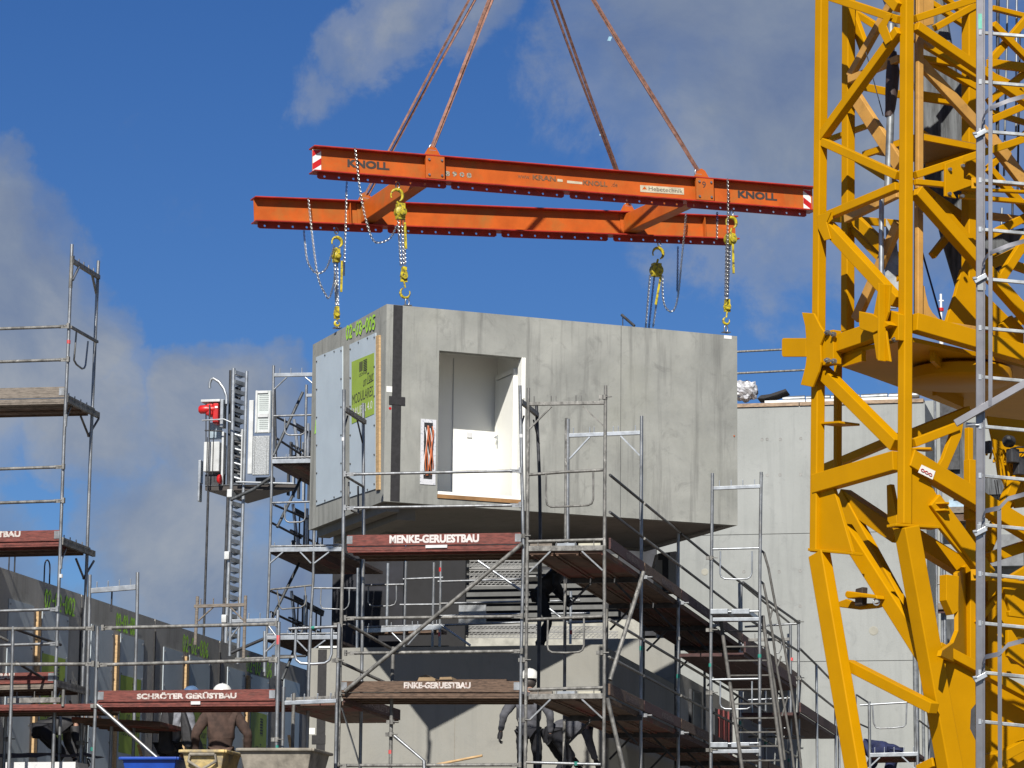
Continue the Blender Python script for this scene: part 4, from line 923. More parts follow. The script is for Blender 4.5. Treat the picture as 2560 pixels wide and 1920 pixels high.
for a, b in (((1932, 1520), (1925, 1548)), ((1953, 1640), (1943, 1668)), ((1970, 1740), (1955, 1790))): TW.tube([a, b], 'strut', .014, galvo, off=.35)
# ---- far run: posts, frames
FR = Scf(Pl(atY(1990, 1700, 55), S), 'thin scaffold frame with a loop rail just right of the ladder tower', (1990, 1800))
FR.tube([(1976, 1563), (1976, 1920)]); FR.tube([(1996, 1550), (1995, 1920)]); FR.tube([(1853, 1455), (1855, 1920)]); FR.chan((1870, 1600), (1974, 1598), .05, galvo, 0, 3); FR.tube([(1862, 1567), (1996, 1559)], 'end_rail', .018, ext=False)
FR.ugate([(1953, 1566), (1954, 1620), (1948, 1632), (1936, 1633)], r=.012); FR.band(1979, 1648, redt); FR.tube([(1870, 1750), (1975, 1745)], 'end_rail', .016, galvn, ext=False); FR.tube([(1880, 1760), (1881, 1810), (1900, 1822), (1965, 1820)], 'end_rail_loop', .012, galvn, ext=False)
FR.tube([(1870, 1842), (1990, 1842)], 'end_rail', .018, galvo, ext=False); FR.cpl(1996, 1555); FR.cpl(1996, 1842); FR.cpl(1997, 1695)
R2P = Pl(atY(1858, 1456, 48), D)
R2 = Scf(R2P, 'far scaffold run with sloping looking dark toe boards behind the ladder tower', (1858, 1600), group='tube scaffolds round the building')
for l in ([(1858, 1456), (1898, 1487), (1996, 1556)], [(2000, 1622), (2041, 1662), (2075, 1697), (2135, 1744)], [(2000, 1697), (2041, 1733), (2085, 1768), (2130, 1802)], [(1852, 1535), (1900, 1566), (1996, 1628)]):
    for a, b in zip(l, l[1:]): kid('guard_rail', MB().tube(R2P.at(*a), R2P.at(*b), .02), stl_d if a[1] < 1650 else galvo, R2.t, smooth=True)
for x, y in ((2041, 1661), (2088, 1700), (2097, 1790)): kid('post', MB().tube(R2P.at(x, y), ground_pt(R2P.at(x, y)), .024), galvn, R2.t, smooth=True)
for (x0, y0, x1, y1) in ((1862, 1604, 1988, 1677), (2000, 1756, 2093, 1822)):
    a, b = R2P.at(x0, y0), R2P.at(x1, y1); b.z = a.z
    kid('toe_board', MB().box((a+b)/2-Z*.08, b-a, S*.03, Z*.16), board_d, R2.t)
    for i in range(3): kid('deck_plank', MB().box((a+b)/2-Z*.19-S*(.17+.33*i), b-a, S*.31, Z*.05), board_d, R2.t)
# ---- small platform far right
SS = Scf(Pl(atY(2230, 1850, 50), S), 'small scaffold platform between the yellow crane legs', (2230, 1880))
SS.tube([(2173, 1754), (2176, 1920)]); SS.tube([(2292, 1766), (2294, 1920)]); SS.tube([(2322, 1777), (2324, 1920)], off=1.2); SS.tube([(2138, 1735), (2140, 1920)], off=1)
SS.tube([(2150, 1763), (2280, 1755)], 'end_rail', .016, galvn, ext=False); SS.ugate([(2181, 1764), (2184, 1808), (2190, 1819), (2200, 1821), (2230, 1820), (2258, 1817), (2265, 1810), (2267, 1757)], r=.012)
SS.chan((2175, 1888), (2296, 1885), .06, galvn, 0, 5); SS.deck((2175, 1884), (2296, 1881), .02, 1.0, deck_p)
for a, b in (((2200, 1893), (2166, 1925)), ((2255, 1891), (2292, 1925))): kid('corner_brace', MB().beam(SS.pl.at(*a), SS.pl.at(*b), .02, .035, SS.pl.n), galvn, SS.t)
SS.tube([(2143, 1738, 1), (2172, 1757, 0)], 'side_rail', .014, stl_d); SS.tube([(2145, 1808, 1), (2172, 1820, 0)], 'side_rail', .014, stl_d); SS.tube([(2296, 1800, 0), (2325, 1822, 1)], 'side_rail', .014, galvo)
SS.tube([(2322, 1045), (2335, 1045)], 'stub', .02) if False else None
V2 = Scf(Pl(atY(2345, 1400, 60), S), 'slim vertical scaffold poles and planks glimpsed behind the right crane leg', (2345, 1500))
V2.tube([(2337, 990), (2341, 1400), (2346, 1920)]); V2.tube([(2352, 1200), (2354, 1920)]); V2.tube([(2360, 1380), (2362, 1920)], r=.035)
V2.chan((2345, 1516), (2390, 1514), .12, board_g, -.2); V2.chan((2345, 1528), (2400, 1528), .08, board_d, -.15); V2.tube([(2344, 1459), (2366, 1458)], 'end_rail', .02, ext=False); V2.chan((2345, 1300), (2362, 1298), .08, board_g)

# ---- scaffold at the back left, under the lift
LB = Scf(Pl(atY(730, 1100, 53), S), 'slender back scaffold between the goods lift and the hanging module', (730, 1400))
LB.tube([(684, 914), (681, 1100), (677, 1300), (671, 1500), (662, 1690)]); LB.tube([(766, 962), (763, 1145)]); LB.tube([(786, 1300), (783, 1450), (776, 1560), (770, 1690)]); LB.tube([(895, 1420), (892, 1660)], m=galvn)
LB.tube([(686, 970), (690, 1160)], off=.6, m=stl_d)
LB.chan((686, 938), (796, 936), .06, galvn, 0, 4); LB.tube([(684, 1040), (790, 1037)], 'end_rail', .017); LB.chan((766, 989), (800, 988), .05, galvn)
dtube(LB, (717, 943), (686, 973), .014, galvn); dtube(LB, (763, 943), (786, 962), .014, galvn)
for (y0, y1) in ((1042, 1088), (1258, 1306)): LB.ugate([(712, y0+3), (712, y1-10), (716, y1-3), (724, y1), (752, y1-1), (760, y1-5), (763, y1-12), (763, y0)], r=.014)
LB.tube([(680, 1257), (783, 1254)], 'end_rail', .017)
for (y, x0, x1) in ((1145, 679, 800), (1366, 673, 858), (1586, 664, 847)):
    LB.tube([(x0, y), (x1, y-3)], 'end_rail', .018); LB.chan((x0+2, y+9), (x1, y+7), .07, galvn, 0, 6); 
    p = LB.pl.at(x0, y+14); q = LB.pl.at(x1-6, y+14)
    for i in range(5): kid('deck_plank', MB().box(p+(q-p)*((i+.5)/5)+D*1.4, (q-p)*.19, D*2.7, Z*.05), [board_d, board_b, deck_p][i % 3], LB.t)
    for c in ((x0+35, x0+2), (x0+78, x0+105), (x0+150, x0+113)):
        if y > 1200: kid('corner_brace', MB().beam(LB.pl.at(c[0], y+14), LB.pl.at(c[1], y+42), .02, .04, LB.pl.n), galvn, LB.t)
for a, b in (((683, 1140, 0), (757, 981, .6)), ((693, 1318, .2), (752, 1197, .8)), ((680, 1546, .2), (748, 1408, .8)), ((705, 1700, .2), (760, 1565, .8))): LB.tube([a, b], 'diagonal_brace', .026, grs, ext=False)
for a, b in (((690, 1042, .1), (780, 1085, 1.8)), ((690, 1095, .1), (762, 1142, 1.8)), ((685, 1262, .1), (790, 1306, 2)), ((681, 1308, .1), (752, 1345, 1.8)), ((677, 1478, .1), (808, 1531, 2.4)), ((677, 1530, .1), (752, 1565, 1.8)), ((680, 1640, .1), (765, 1640, .1))): LB.tube([a, b], 'side_rail', .02, stl_d, ext=False)
LB.tube([(677, 1474), (782, 1463)], 'end_rail', .016, galvo); LB.tube([(782, 1470), (893, 1471)], 'end_rail', .016)
LB.ugate([(693, 1476), (698, 1515), (705, 1523), (752, 1519), (762, 1512), (765, 1500), (762, 1466)], galvo, r=.012); LB.ugate([(803, 1472), (801, 1510), (806, 1521), (862, 1524), (870, 1516), (873, 1505), (873, 1472)], r=.012)
# stair flights seen edge on behind it
for k, (x, y) in enumerate(((735, 1063), (732, 1275), (728, 1492))):
    st = thing('stair_flight', ['dark steel stair flight behind the top loop rail of the back scaffold', 'dark steel stair flight behind the middle loop rail of the back scaffold', 'dark steel stair flight behind the lowest loop rail of the back scaffold'][k], 'stair', LB.pl.at(x, y, 1.6), 'stair flights of the back scaffold')
    a, b = LB.pl.at(x, y, 1.6), LB.pl.at(x+80, y+42, 2.3)
    kid('stringer', MB().beam(a, b, .04, .10, Z), stl_d, st); kid('stringer', MB().beam(a-Z*.55, b-Z*.55, .04, .07, Z), stl_d, st)
    for i in range(7): kid('step', MB().box(a+(b-a)*((i+.5)/7)-Z*.36, S*.03, D*.5, Z*.03).tube(a+(b-a)*((i+.5)/7), a+(b-a)*((i+.5)/7)-Z*.55, .014), stl_d, st)
    kid('newel', MB().tube(a+Z*.1, a-Z*.75+S*.12, .03).tube(a+S*.25+Z*.02, a+S*.25-Z*.6, .03), galvn, st)
# lit frame at the left of it, and the one below the red board level
NF = Scf(Pl(atY(780, 1600, 44.6), S), 'left outrigger bay of the main scaffold with a green taped top rail', (780, 1650))
NF.tube([(722, 1572), (852, 1566)], 'end_rail', .021, ext=False); NF.band(782, 1569, grt) if False else None
NF.ugate([(740, 1574), (737, 1635), (741, 1650), (752, 1658), (783, 1660), (812, 1658), (824, 1650), (829, 1635), (829, 1571)], galvn, r=.019)
NF.tube([(777, 1545), (772, 1690), (765, 1920)]); NF.cpl(848, 1562); kid('tape_band', MB().tube(NF.pl.at(779, 1569.5), NF.pl.at(787, 1569), .024), grt, NF.t)
NF.chan((712, 1757), (845, 1752), .055, galvn, 0, 4, w=.06); NF.chan((716, 1748), (842, 1743), .04, galvo)
p, q = NF.pl.at(712, 1763), NF.pl.at(845, 1759)
for i in range(3): kid('deck_plank', MB().box(p+(q-p)*((i+.5)/3)+D*1.3, (q-p)*.32, D*2.6, Z*.05), deck_p, NF.t)
WF = Scf(Pl(atY(640, 1580, 47), S), 'white galvanised end frame beside the foot of the lift mast', (640, 1600))
WF.tube([(577, 1522), (574, 1640)], m=galvn); WF.tube([(695, 1525), (689, 1690)], m=galvn); WF.chan((580, 1553), (692, 1550), .05, galvn, 0, 4)
for a, b in (((602, 1560), (578, 1592)), ((668, 1560), (690, 1590))): dtube(WF, a, b, .014, galvn)
WF.tube([(662, 1578), (661, 1680)], m=galvn); WF.chan((668, 1595), (700, 1592), .05, galvn); dtube(WF, (700, 1592), (664, 1630), .014, galvn); WF.tube([(578, 1632), (662, 1596)], 'diagonal_brace', .024, stl_d); WF.tube([(588, 1647), (735, 1643)], 'end_rail', .018, galvo)
OF = Scf(Pl(atY(550, 1550, 45.4), S), 'old brown rusty end frame standing before the lift mast', (550, 1560))
OF.tube([(494, 1491), (488, 1612)], m=board_g); OF.tube([(614, 1489), (609, 1645)], m=board_g); OF.chan((486, 1516), (612, 1512), .045, board_g, 0, 4)
for a, b in (((533, 1518), (496, 1552)), ((575, 1517), (608, 1550))): dtube(OF, a, b, .012, board_g)

# ---- inner scaffold in the dark storey
IP = Pl(atY(1100, 1500, 55.5), S)
IN = Scf(IP, 'inner scaffold with red taped posts in the dark storey below the module', (1060, 1550))
for l, m_ in (([(1085, 1406), (1081, 1618)], galv), ([(1015, 1404), (1010, 1618)], galv), ([(1102, 1403), (1099, 1618)], galv), ([(970, 1408), (967, 1565)], galvn), ([(1518, 1500), (1517, 1610)], stl_d), ([(1427, 1478), (1426, 1610)], galvn)): IN.tube(l, m=m_)
for a, b in (((1008, 1448), (1108, 1444)), ((1095, 1454), (1303, 1448)), ((1000, 1512), (1100, 1511)), ((1100, 1509), (1303, 1504)), ((1100, 1540), (1300, 1535)), ((1105, 1563), (1303, 1556)), ((1376, 1503), (1450, 1501)), ((1372, 1534), (1475, 1533)), ((1420, 1557), (1508, 1554)), ((913, 1463), (1010, 1461))): IN.tube([a, b], 'guard_rail', .02, galv)
IN.band(1101, 1424, red, 0, .026, .07); IN.band(1099, 1586, redt, 0, .026, .07); IN.band(1427, 1581, red, 0, .026, .07)
IN.ugate([(921, 1465), (920, 1505), (925, 1513), (935, 1516), (975, 1515), (987, 1511), (991, 1500), (991, 1463)], r=.014)
IN.chan((910, 1577), (1105, 1568), .08, galvn, 0, 6); IN.tube([(910, 1568), (1105, 1562)], 'end_rail', .02); IN.tube([(1195, 1402), (1303, 1476)], 'diagonal_brace', .022, galvn); IN.tube([(1103, 1563), (1176, 1614)], 'diagonal_brace', .022, galvn); IN.tube([(1374, 1522), (1418, 1556)], 'diagonal_brace', .02, galvn)
for a, b in (((980, 1582), (1010, 1612)), ((1050, 1578), (1020, 1612))): dtube(IN, a, b, .016, galvn)
for k in range(4): kid('deck_plank', MB().box(IP.at(1000, 1582, .4+k*.35), S*1.6, D*.33, Z*.05), board_b, IN.t)
kid('sheet_panel', MB().box(IP.at(1181, 1535, .2), S*.48, D*.02, Z*.31), galv, IN.t)
# perforated walkway planks
pf = mat('perforated_steel', (.30, .30, .29), .6, 0, .1, 5)
pw = Scf(Pl(atY(1300, 1500, 57.5), S), 'stack of perforated dark steel walkways behind the inner scaffold', (1240, 1500))
for (x0, x1, y, hgt) in ((1172, 1303, 1412, .14), (1172, 1303, 1436, .14), (1172, 1303, 1456, .12), (1072, 1340, 1571, .09), (1072, 1345, 1586, .10), (1340, 1520, 1574, .10), (1360, 1545, 1588, .12)):
    a, b = pw.pl.at(x0, y), pw.pl.at(x1, y); d_ = (b-a); ln = d_.length; d_.normalize(); mb = MB(); n_ = int(ln/.075)
    mb.box((a+b)/2+Z*hgt/2, b-a, D*.02, Z*.02).box((a+b)/2-Z*hgt/2, b-a, D*.02, Z*.02)
    rows_ = 3
    for r_ in range(rows_):
        for i in range(n_):
            mb.beam(a+d_*((i+(r_ % 2)*.5)*ln/n_)+Z*(hgt*(-.4+.8*r_/rows_)), a+d_*((i+.5+(r_ % 2)*.5)*ln/n_)+Z*(hgt*(-.4+.8*(r_+1)/rows_)), .01, .016, D)
    for k in range(rows_-1): mb.box((a+b)/2+Z*hgt*(-.4+.8*(k+1)/rows_), b-a, D*.015, Z*.010)
    kid('walkway_side', mb, pf, pw.t, stuff=True)
for y in (1400, 1424, 1447, 1568, 1580): kid('walkway_deck', MB().box(pw.pl.at(1240, y, .5), S*1.6, D*.6, Z*.03), pf, pw.t)
# dark storey walls behind
DS = Pl(atY(1000, 1500, 57.5), S)
ds = thing('unfinished_storey', 'dark unfinished storey with metal cladding seen below the hanging module', 'building', ground_pt(DS.at(1000, 1500)))
DR = Pl(atY(1300, 1500, 61), S)
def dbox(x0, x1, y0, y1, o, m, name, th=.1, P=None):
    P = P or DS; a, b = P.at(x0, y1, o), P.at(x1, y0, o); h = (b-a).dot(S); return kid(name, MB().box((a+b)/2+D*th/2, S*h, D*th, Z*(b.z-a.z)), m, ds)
dbox(826, 1010, 1330, 1700, 0, mat('shade_black_wall', (.014, .015, .022), .8, 0, .4, 1.5, .2, 8), 'dark_wall'); dbox(1010, 1165, 1330, 1700, .1, mat('shaded_wall', (.012, .012, .014), .8), 'dark_wall')  # plain walls coloured near black: the storey's shade is put into the colour
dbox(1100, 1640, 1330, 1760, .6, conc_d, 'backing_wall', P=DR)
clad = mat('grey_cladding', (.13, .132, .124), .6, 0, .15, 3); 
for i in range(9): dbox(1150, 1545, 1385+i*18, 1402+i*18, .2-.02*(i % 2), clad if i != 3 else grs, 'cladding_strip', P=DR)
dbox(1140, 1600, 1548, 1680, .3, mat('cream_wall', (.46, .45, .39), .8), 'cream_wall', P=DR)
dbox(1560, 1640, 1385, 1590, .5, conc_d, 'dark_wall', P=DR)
DC = thing('raised_ceiling', 'dark ceiling slab over the unfinished storey', 'slab', DS.at(1000, 1345, -3)) if False else None
# black posts, formwork props
for i, (x, y0, y1, o) in enumerate(((905, 1400, 1600, -5), (1350, 1400, 1640, -7.0))):
    p_ = kid('formwork_prop', MB().tube(DS.at(x, y0, o), DS.at(x-3, y1, o), .035).box(DS.at(x, y0, o), S*.2, D*.2, Z*.02), stl_d, None, origin=DS.at(x, y1, o)); tag(p_, ['dark prop post at the left of the dark storey beside the silver loop rail', 'dark prop post standing in front of the worker legs on the wall top'][i], 'prop')
# small cream wall head with the black T, above the receding decks
TB = Pl(atY(1650, 1430, 50.6), S)
tb = thing('parapet_block', 'cream wall corner with a black T-shaped strip above the receding decks', 'wall', TB.at(1655, 1480))
kid('block', MB().prism(TB.pts([(1632, 1480), (1637, 1388), (1648, 1383), (1690, 1378), (1690, 1480)]), D*.3), c_low, tb)
kid('black_strip', MB().prism([p-D*.006 for p in TB.pts([(1656, 1478), (1656, 1400), (1646, 1400), (1646, 1384), (1675, 1383), (1675, 1398), (1671, 1399), (1671, 1478)])], D*.005), blk, tb)
kid('slanted_bar', MB().beam(TB.at(1632, 1424, -.3), TB.at(1641, 1390, -.3), .04, .06, D), galvo, tb)
# ================================================================ the yellow crane
CY = 35.0
cf = atY(2265, 700, CY)                       # the front chord
P1d = Vector((-.93, 1.43, 0)).normalized(); P2d = Vector((1.43, .93, 0)).normalized()
F1 = Pl(cf, P1d); F2 = Pl(cf, P2d); n1 = F1.n if F1.n.dot(P2d) > 0 else -F1.n; n2 = F2.n if F2.n.dot(P1d) > 0 else -F2.n
def f1(x, y, o=0): 
    d = ray(x, y); return CAM+d*((cf+n1*o-CAM).dot(n1)/d.dot(n1))
def f2_(x, y, o=0):
    d = ray(x, y); return CAM+d*((cf+n2*o-CAM).dot(n2)/d.dot(n2))
FF = {1: (f1, n1), 2: (f2_, n2)}
cr = thing('tower_crane', 'yellow lattice tower crane rising along the right edge of the picture', 'crane', ground_pt(cf))
def cpts(l, f): return [(FF[f][0](q[0], q[1], q[2] if len(q) > 2 else 0)) for q in l]
def mem(name, f, a, b, px, m=yel, o=0, dep=None, bev=.008, grounded=False):
    """a box member of the lattice, px its width in the picture"""
    fn, n = FF[f]; A, B = fn(*a, o), fn(*b, o); w_ = px/231*(1 if abs(a[0]-b[0]) < 30 else 1)
    d = (B-A).normalized()
    if f == 1: k = abs(d.dot(Z)); w_ = w_*(1 if k < .5 else 1/(.75+.25*(1-k)))
    return kid(name, MB().beam(A, B, dep or w_, w_, d.cross(n)), m, cr, bev=bev)
def vert(name, f, x0, y0, x1, y1, w_, m=yel, o=0, ext=True):
    fn, n = FF[f]; A, B = fn(x0, y0, o), fn(x1, y1, o)
    return kid(name, MB().beam(A, B, w_, w_, n1), m, cr, bev=.012)
def plate(name, f, pts, th, m=yel, o=0, bev=.006, par=None):
    fn, n = FF[f]; return kid(name, MB().prism([fn(x, y, o) for x, y in pts], n*th), m, par or cr, bev=bev)
# main chords and the splayed legs
vert('chord', 1, 2056, -130, 2041, 1380, .118, o=0); vert('chord', 2, 2268, -130, 2261, 1312, .118)
vert('chord', 2, 2424, -130, 2424, 850, .14, o=.95); vert('chord', 1, 2122, -130, 2119, 830, .118, o=.62)
vert('chord', 2, 2640, -130, 2640, 1400, .118); vert('inner_post', 2, 2298, -130, 2296, 800, .08, tan_, o=.25)
plate('inner_plate', 2, [(2291, -130), (2335, -130), (2335, 60), (2309, 67), (2291, 67)], .04, tan_, .22)
plate('inner_plate', 2, [(2303, 100), (2318, 100), (2335, 112), (2335, 122), (2320, 115)], .04, tan_, .22)
def leg(f, x0, y0, x1, y1, w_, m=yel, o=0, name='leg', dep=None):
    fn, n = FF[f]; A, B = fn(x0, y0, o), fn(x1, y1, o); d = (B-A)
    B2 = A+d*((A.z-.4)/(-d.z)) if y1 >= 1915 else B
    return kid(name, MB().beam(A, B2, dep or w_, w_, d.cross(n)), m, cr, bev=.012)
leg(1, 2048, 1384, 2140, 1920, .24, dep=.14); leg(2, 2266, 1318, 2375, 1920, .215, dep=.2)
leg(1, 2112, 1325, 2330, 1668, .20, name='leg_strut', o=.32, dep=.1); leg(2, 2330, 1250, 2470, 1442, .19, name='leg_strut', dep=.12)
leg(1, 2100, 1240, 2290, 1590, .20, name='leg_strut', o=.75, dep=.1)
# face 1 lacing
for a, b, w_ in (((2054, 345), (2249, 76), 22), ((2080, -6), (2249, 50), 21), ((2054, 353), (2247, 440), 22), ((2246, 466), (2070, 540), 22), ((2070, 566), (2246, 756), 26), ((2054, 926), (2243, 1114), 28), ): mem('lattice_bar', 1, a, b, w_)
mem('lattice_bar', 1, (2122, 1662), (2335, 1771), 28, o=.16)
mem('lattice_bar', 1, (2054, -190), (2249, 20), 22)
# face 2 lacing
for a, b, w_ in (((2287, 47), (2620, -62), 19), ((2289, 66), (2620, 290), 24), ((2287, 438), (2620, 328), 19), ((2287, 455), (2366, 463), 15), ((2289, 478), (2620, 852), 31), ((2282, 1108), (2392, 1066), 22)): mem('lattice_bar', 2, a, b, w_)
# box beams at the working level
mem('box_beam', 1, (2072, 870), (2246, 810), 46, dep=.16); mem('box_beam', 2, (2282, 806), (2640, 910), 46, dep=.16)
mem('box_beam', 1, (2040, 1211), (2244, 1152), 50, dep=.14)
mem('lattice_bar', 1, (2060, 1172), (2250, 1092), 22, o=1.1); mem('lattice_bar', 2, (2284, 1083), (2420, 1028), 26, o=.9)
vert('inner_post', 1, 2095, 890, 2094, 1170, .075, o=.4); plate('web_plate', 1, [(2044, 1055), (2098, 1052), (2098, 1058), (2044, 1061)], .3)
# heavy diagonals below
mem('main_diagonal', 2, (2270, 1146), (2640, 1370), 46, dep=.16); mem('main_diagonal', 1, (2108, 1243), (2250, 1338), 46, o=.8, dep=.16); mem('main_diagonal', 2, (2283, 1345), (2404, 1420), 46, o=.55, dep=.16)
plate('gusset', 2, [(2276, 1150), (2318, 1196), (2356, 1258), (2440, 1364), (2440, 1428), (2349, 1318), (2276, 1310)], .05, o=-.01)
plate('gusset', 1, [(2044, 1228), (2084, 1222), (2130, 1380), (2044, 1376)], .05, o=-.01)
plate('flange', 2, [(2240, 1308), (2350, 1314), (2350, 1321), (2240, 1315)], .16, o=-.07); plate('flange', 1, [(2019, 1370), (2130, 1380), (2130, 1387), (2019, 1377)], .16, o=-.06)
for y in (1262, 1279):
    A = f2_(2330, y, -.0); kid('eye_lug', MB().prism([A, A+P2d*.13, A+P2d*.16-n2*.08, A+P2d*.12-n2*.15, A+P2d*.05-n2*.15, A-n2*.06], Z*.022), yel, cr, bev=.004)
A = f2_(2264, 1124); kid('eye_lug', MB().prism([A+P2d*.06, A+P2d*.26, A+P2d*.30-n2*.10, A+P2d*.22-n2*.17, A+P2d*.10-n2*.10], Z*.025), yel, cr, bev=.004)
mk = plate('warning_sign', 2, [(2295, 1181), (2304, 1162), (2338, 1178), (2331, 1199)], -.004, wht, -.052 if False else -.084, bev=0)
ringm = MB()
for i in range(3):
    c = f2_(2307+i*9.5, 1176+i*5.2, -.094); ringm.path([c+P2d*.018*cos(q)*1.3+Z*(.015*sin(q)-.004*cos(q)) for q in frange(0, 2*pi, 11)[:-1]], .004, 5, closed=True)
kid('chain_symbol', ringm, red if True else txtd, mk)
# strut plate, post behind ladder
plate('strut', 2, [(2387, 1062), (2409, 1058), (2404, 1092), (2369, 1173), (2344, 1169), (2358, 1146), (2376, 1096)], .06, o=-.02)
mem('box_post', 2, (2422, 1070), (2422, 1160), 17, o=.3); mem('box_post', 2, (2425, 1150), (2425, 1300), 24, o=.2); mem('box_post', 2, (2427, 1300), (2427, 1700), 20, o=.35)
TPd = Vector((.34, .94, 0)).normalized(); TPp = Pl(f2_(2394, 1500, .10), TPd)
kid('web_plate', MB().prism([TPp.at(x, y) for x, y in ((2394, 1432), (2440, 1395), (2470, 1400), (2470, 1690), (2440, 1680), (2352, 1640), (2356, 1626), (2384, 1606), (2396, 1576), (2396, 1500))], Vector((-TPd.y, TPd.x, 0))*.05), yel, cr, bev=.006)
plate('web_plate', 2, [(2470, 1450), (2640, 1450), (2640, 1700), (2470, 1690)], .05, o=.55)
plate('web_plate', 2, [(2348, 1625), (2438, 1672), (2440, 1760), (2428, 1775), (2426, 1822), (2440, 1852), (2440, 2100), (2396, 2100)], .05, o=.03)
plate('web_plate', 2, [(2466, 1690), (2560, 1730), (2640, 1750), (2640, 2100), (2466, 2100)], .05, o=.25)
mem('lattice_bar', 2, (2343, 1618), (2640, 1775), 26, dep=.12)
plate('bracket', 1, [(2363, 1455), (2375, 1540), (2384, 1536), (2398, 1505), (2395, 1452)], .1, o=-.9) if False else plate('bracket', 2, [(2366, 1436), (2366, 1500), (2383, 1537), (2396, 1528), (2398, 1440)], .12, o=.12)
plate('web_plate', 1, [(2216, 1213), (2226, 1210), (2240, 1280), (2246, 1345), (2218, 1302)], .06, o=.3)
mem('lattice_bar', 2, (2500, 1893), (2640, 1820), 26, dep=.1); mem('lattice_bar', 2, (2475, 1905), (2500, 1895), 40, dep=.2); mem('lattice_bar', 1, (2300, 1925), (2340, 1905), 24, o=.5)
plate('gusset', 2, [(2508, 1468), (2545, 1468), (2527, 1490), (2560, 1535), (2600, 1545), (2600, 1550), (2524, 1540), (2522, 1528), (2526, 1527)], .05, o=.1)
plate('gusset', 2, [(2520, 1575), (2530, 1575), (2580, 1650), (2580, 1680), (2520, 1640)], .05, o=.12)
mem('lattice_bar', 2, (2462, 1446), (2640, 1466), 8, o=.0); mem('lattice_bar', 2, (2470, 1395), (2640, 1340), 28, o=.25)
mem('lattice_bar', 2, (2440, 1560), (2500, 1480), 16, o=.3); mem('lattice_bar', 2, (2462, 1380), (2560, 1140), 26, o=.5)
# slewing platform seen from below
zc = f2_(2264, 848).z
A0 = Vector((cf.x, cf.y, zc)); pl_pts = [atz(x, y, zc) for x, y in ((2066, 903), (2262, 850), (2440, 890), (2640, 940), (2640, 1075), (2440, 1042), (2340, 1003), (2247, 968), (2170, 940), (2100, 916))]
kid('platform', MB().prism(pl_pts, Z*.05), yel, cr)
for q in ((2330, 890, 2380, 940), (2336, 976, 2405, 1008), (2110, 905, 2160, 890)):
    a, b = atz(q[0], q[1], zc-.06), atz(q[2], q[3], zc-.06); kid('platform_rib', MB().beam(a, b, .05, .12, Z), yel, cr)
kid('slew_ring', MB().lathe(atz(2400, 960, zc-.2), Z, [(.55, 0), (.6, .03), (.6, .15), (.5, .19)], 28), yel, cr, smooth=True)
# curved gussets above the platform
plate('curved_gusset', 2, [(2303, 708), (2312, 716), (2315, 735), (2322, 764), (2332, 782), (2346, 796), (2366, 804), (2440, 815), (2440, 845), (2303, 812)], .04, tan_, .3)
plate('curved_gusset', 2, [(2405, 672), (2440, 712), (2500, 770), (2560, 830), (2560, 850), (2366, 806), (2376, 772), (2389, 735)], .05, yel, .62)
plate('curved_gusset', 2, [(2490, 820), (2530, 788), (2560, 820), (2560, 880), (2490, 860)], .05, yel, .2)
# the inner mast, faded
for a, b, w_, f, o, m in (((2125, 192), (2240, -12), 19, 1, .5, tan_), ((2128, 226), (2249, 412), 30, 1, .45, tan_), ((2300, 156), (2520, 395), 30, 2, .3, tan_), ((2115, 548), (2246, 484), 22, 1, .45, tan_), ((2246, 560), (2140, 800), 24, 1, .45, tan_),
                          ((2115, 556), (2250, 700), 13, 1, .65, yel), ((2124, 200), (2250, 146), 20, 1, .45, tan_), ((2118, 20), (2215, 80), 16, 1, .9, yel), ((2122, 12), (2165, 130), 22, 1, .75, yel), ((2145, 214), (2250, 236), 22, 1, 1.3, yel),
                          ((2070, 350), (2180, 310), 14, 1, 1.4, yel), ((2080, 360), (2240, 460), 14, 1, 1.3, yel), ((2080, 545), (2246, 560), 22, 1, 1.5, yel), ((2124, 540), (2250, 660), 34, 1, 1.2, yel)): mem('inner_lattice_bar', f, a, b, w_, m, o, dep=.07)
for a, b, w_, o, m in (((2290, 95), (2445, 190), 24, .45, yel), ((2337, 70), (2440, 12), 18, .9, yel), ((2300, 145), (2450, 170), 16, .8, yel), ((2320, 150), (2450, 225), 18, .9, yel), ((2470, 158), (2640, 178), 24, .7, yel), ((2482, 60), (2640, 220), 20, .9, yel), ((2640, -40), (2478, 150), 20, 1.0, yel), ((2478, 190), (2640, 260), 18, 1.0, yel), ((2560, 185), (2470, 255), 18, .8, yel),
                       ((2300, 240), (2450, 262), 26, 1.1, yel), ((2475, 345), (2640, 560), 38, .6, tan_), ((2400, 490), (2640, 512), 12, .35, yel), ((2400, 472), (2640, 484), 8, .3, yel), ((2410, 455), (2640, 466), 8, .35, yel), ((2330, 500), (2450, 640), 34, .9, yel), ((2470, 590), (2640, 505), 22, .9, yel), ((2478, 300), (2560, 265), 20, .9, yel), ((2440, 680), (2560, 620), 26, 1.0, yel), ((2500, 700), (2590, 560), 26, .5, yel)):
    mem('lattice_bar', 2, a, b, w_, m, o, dep=.07)
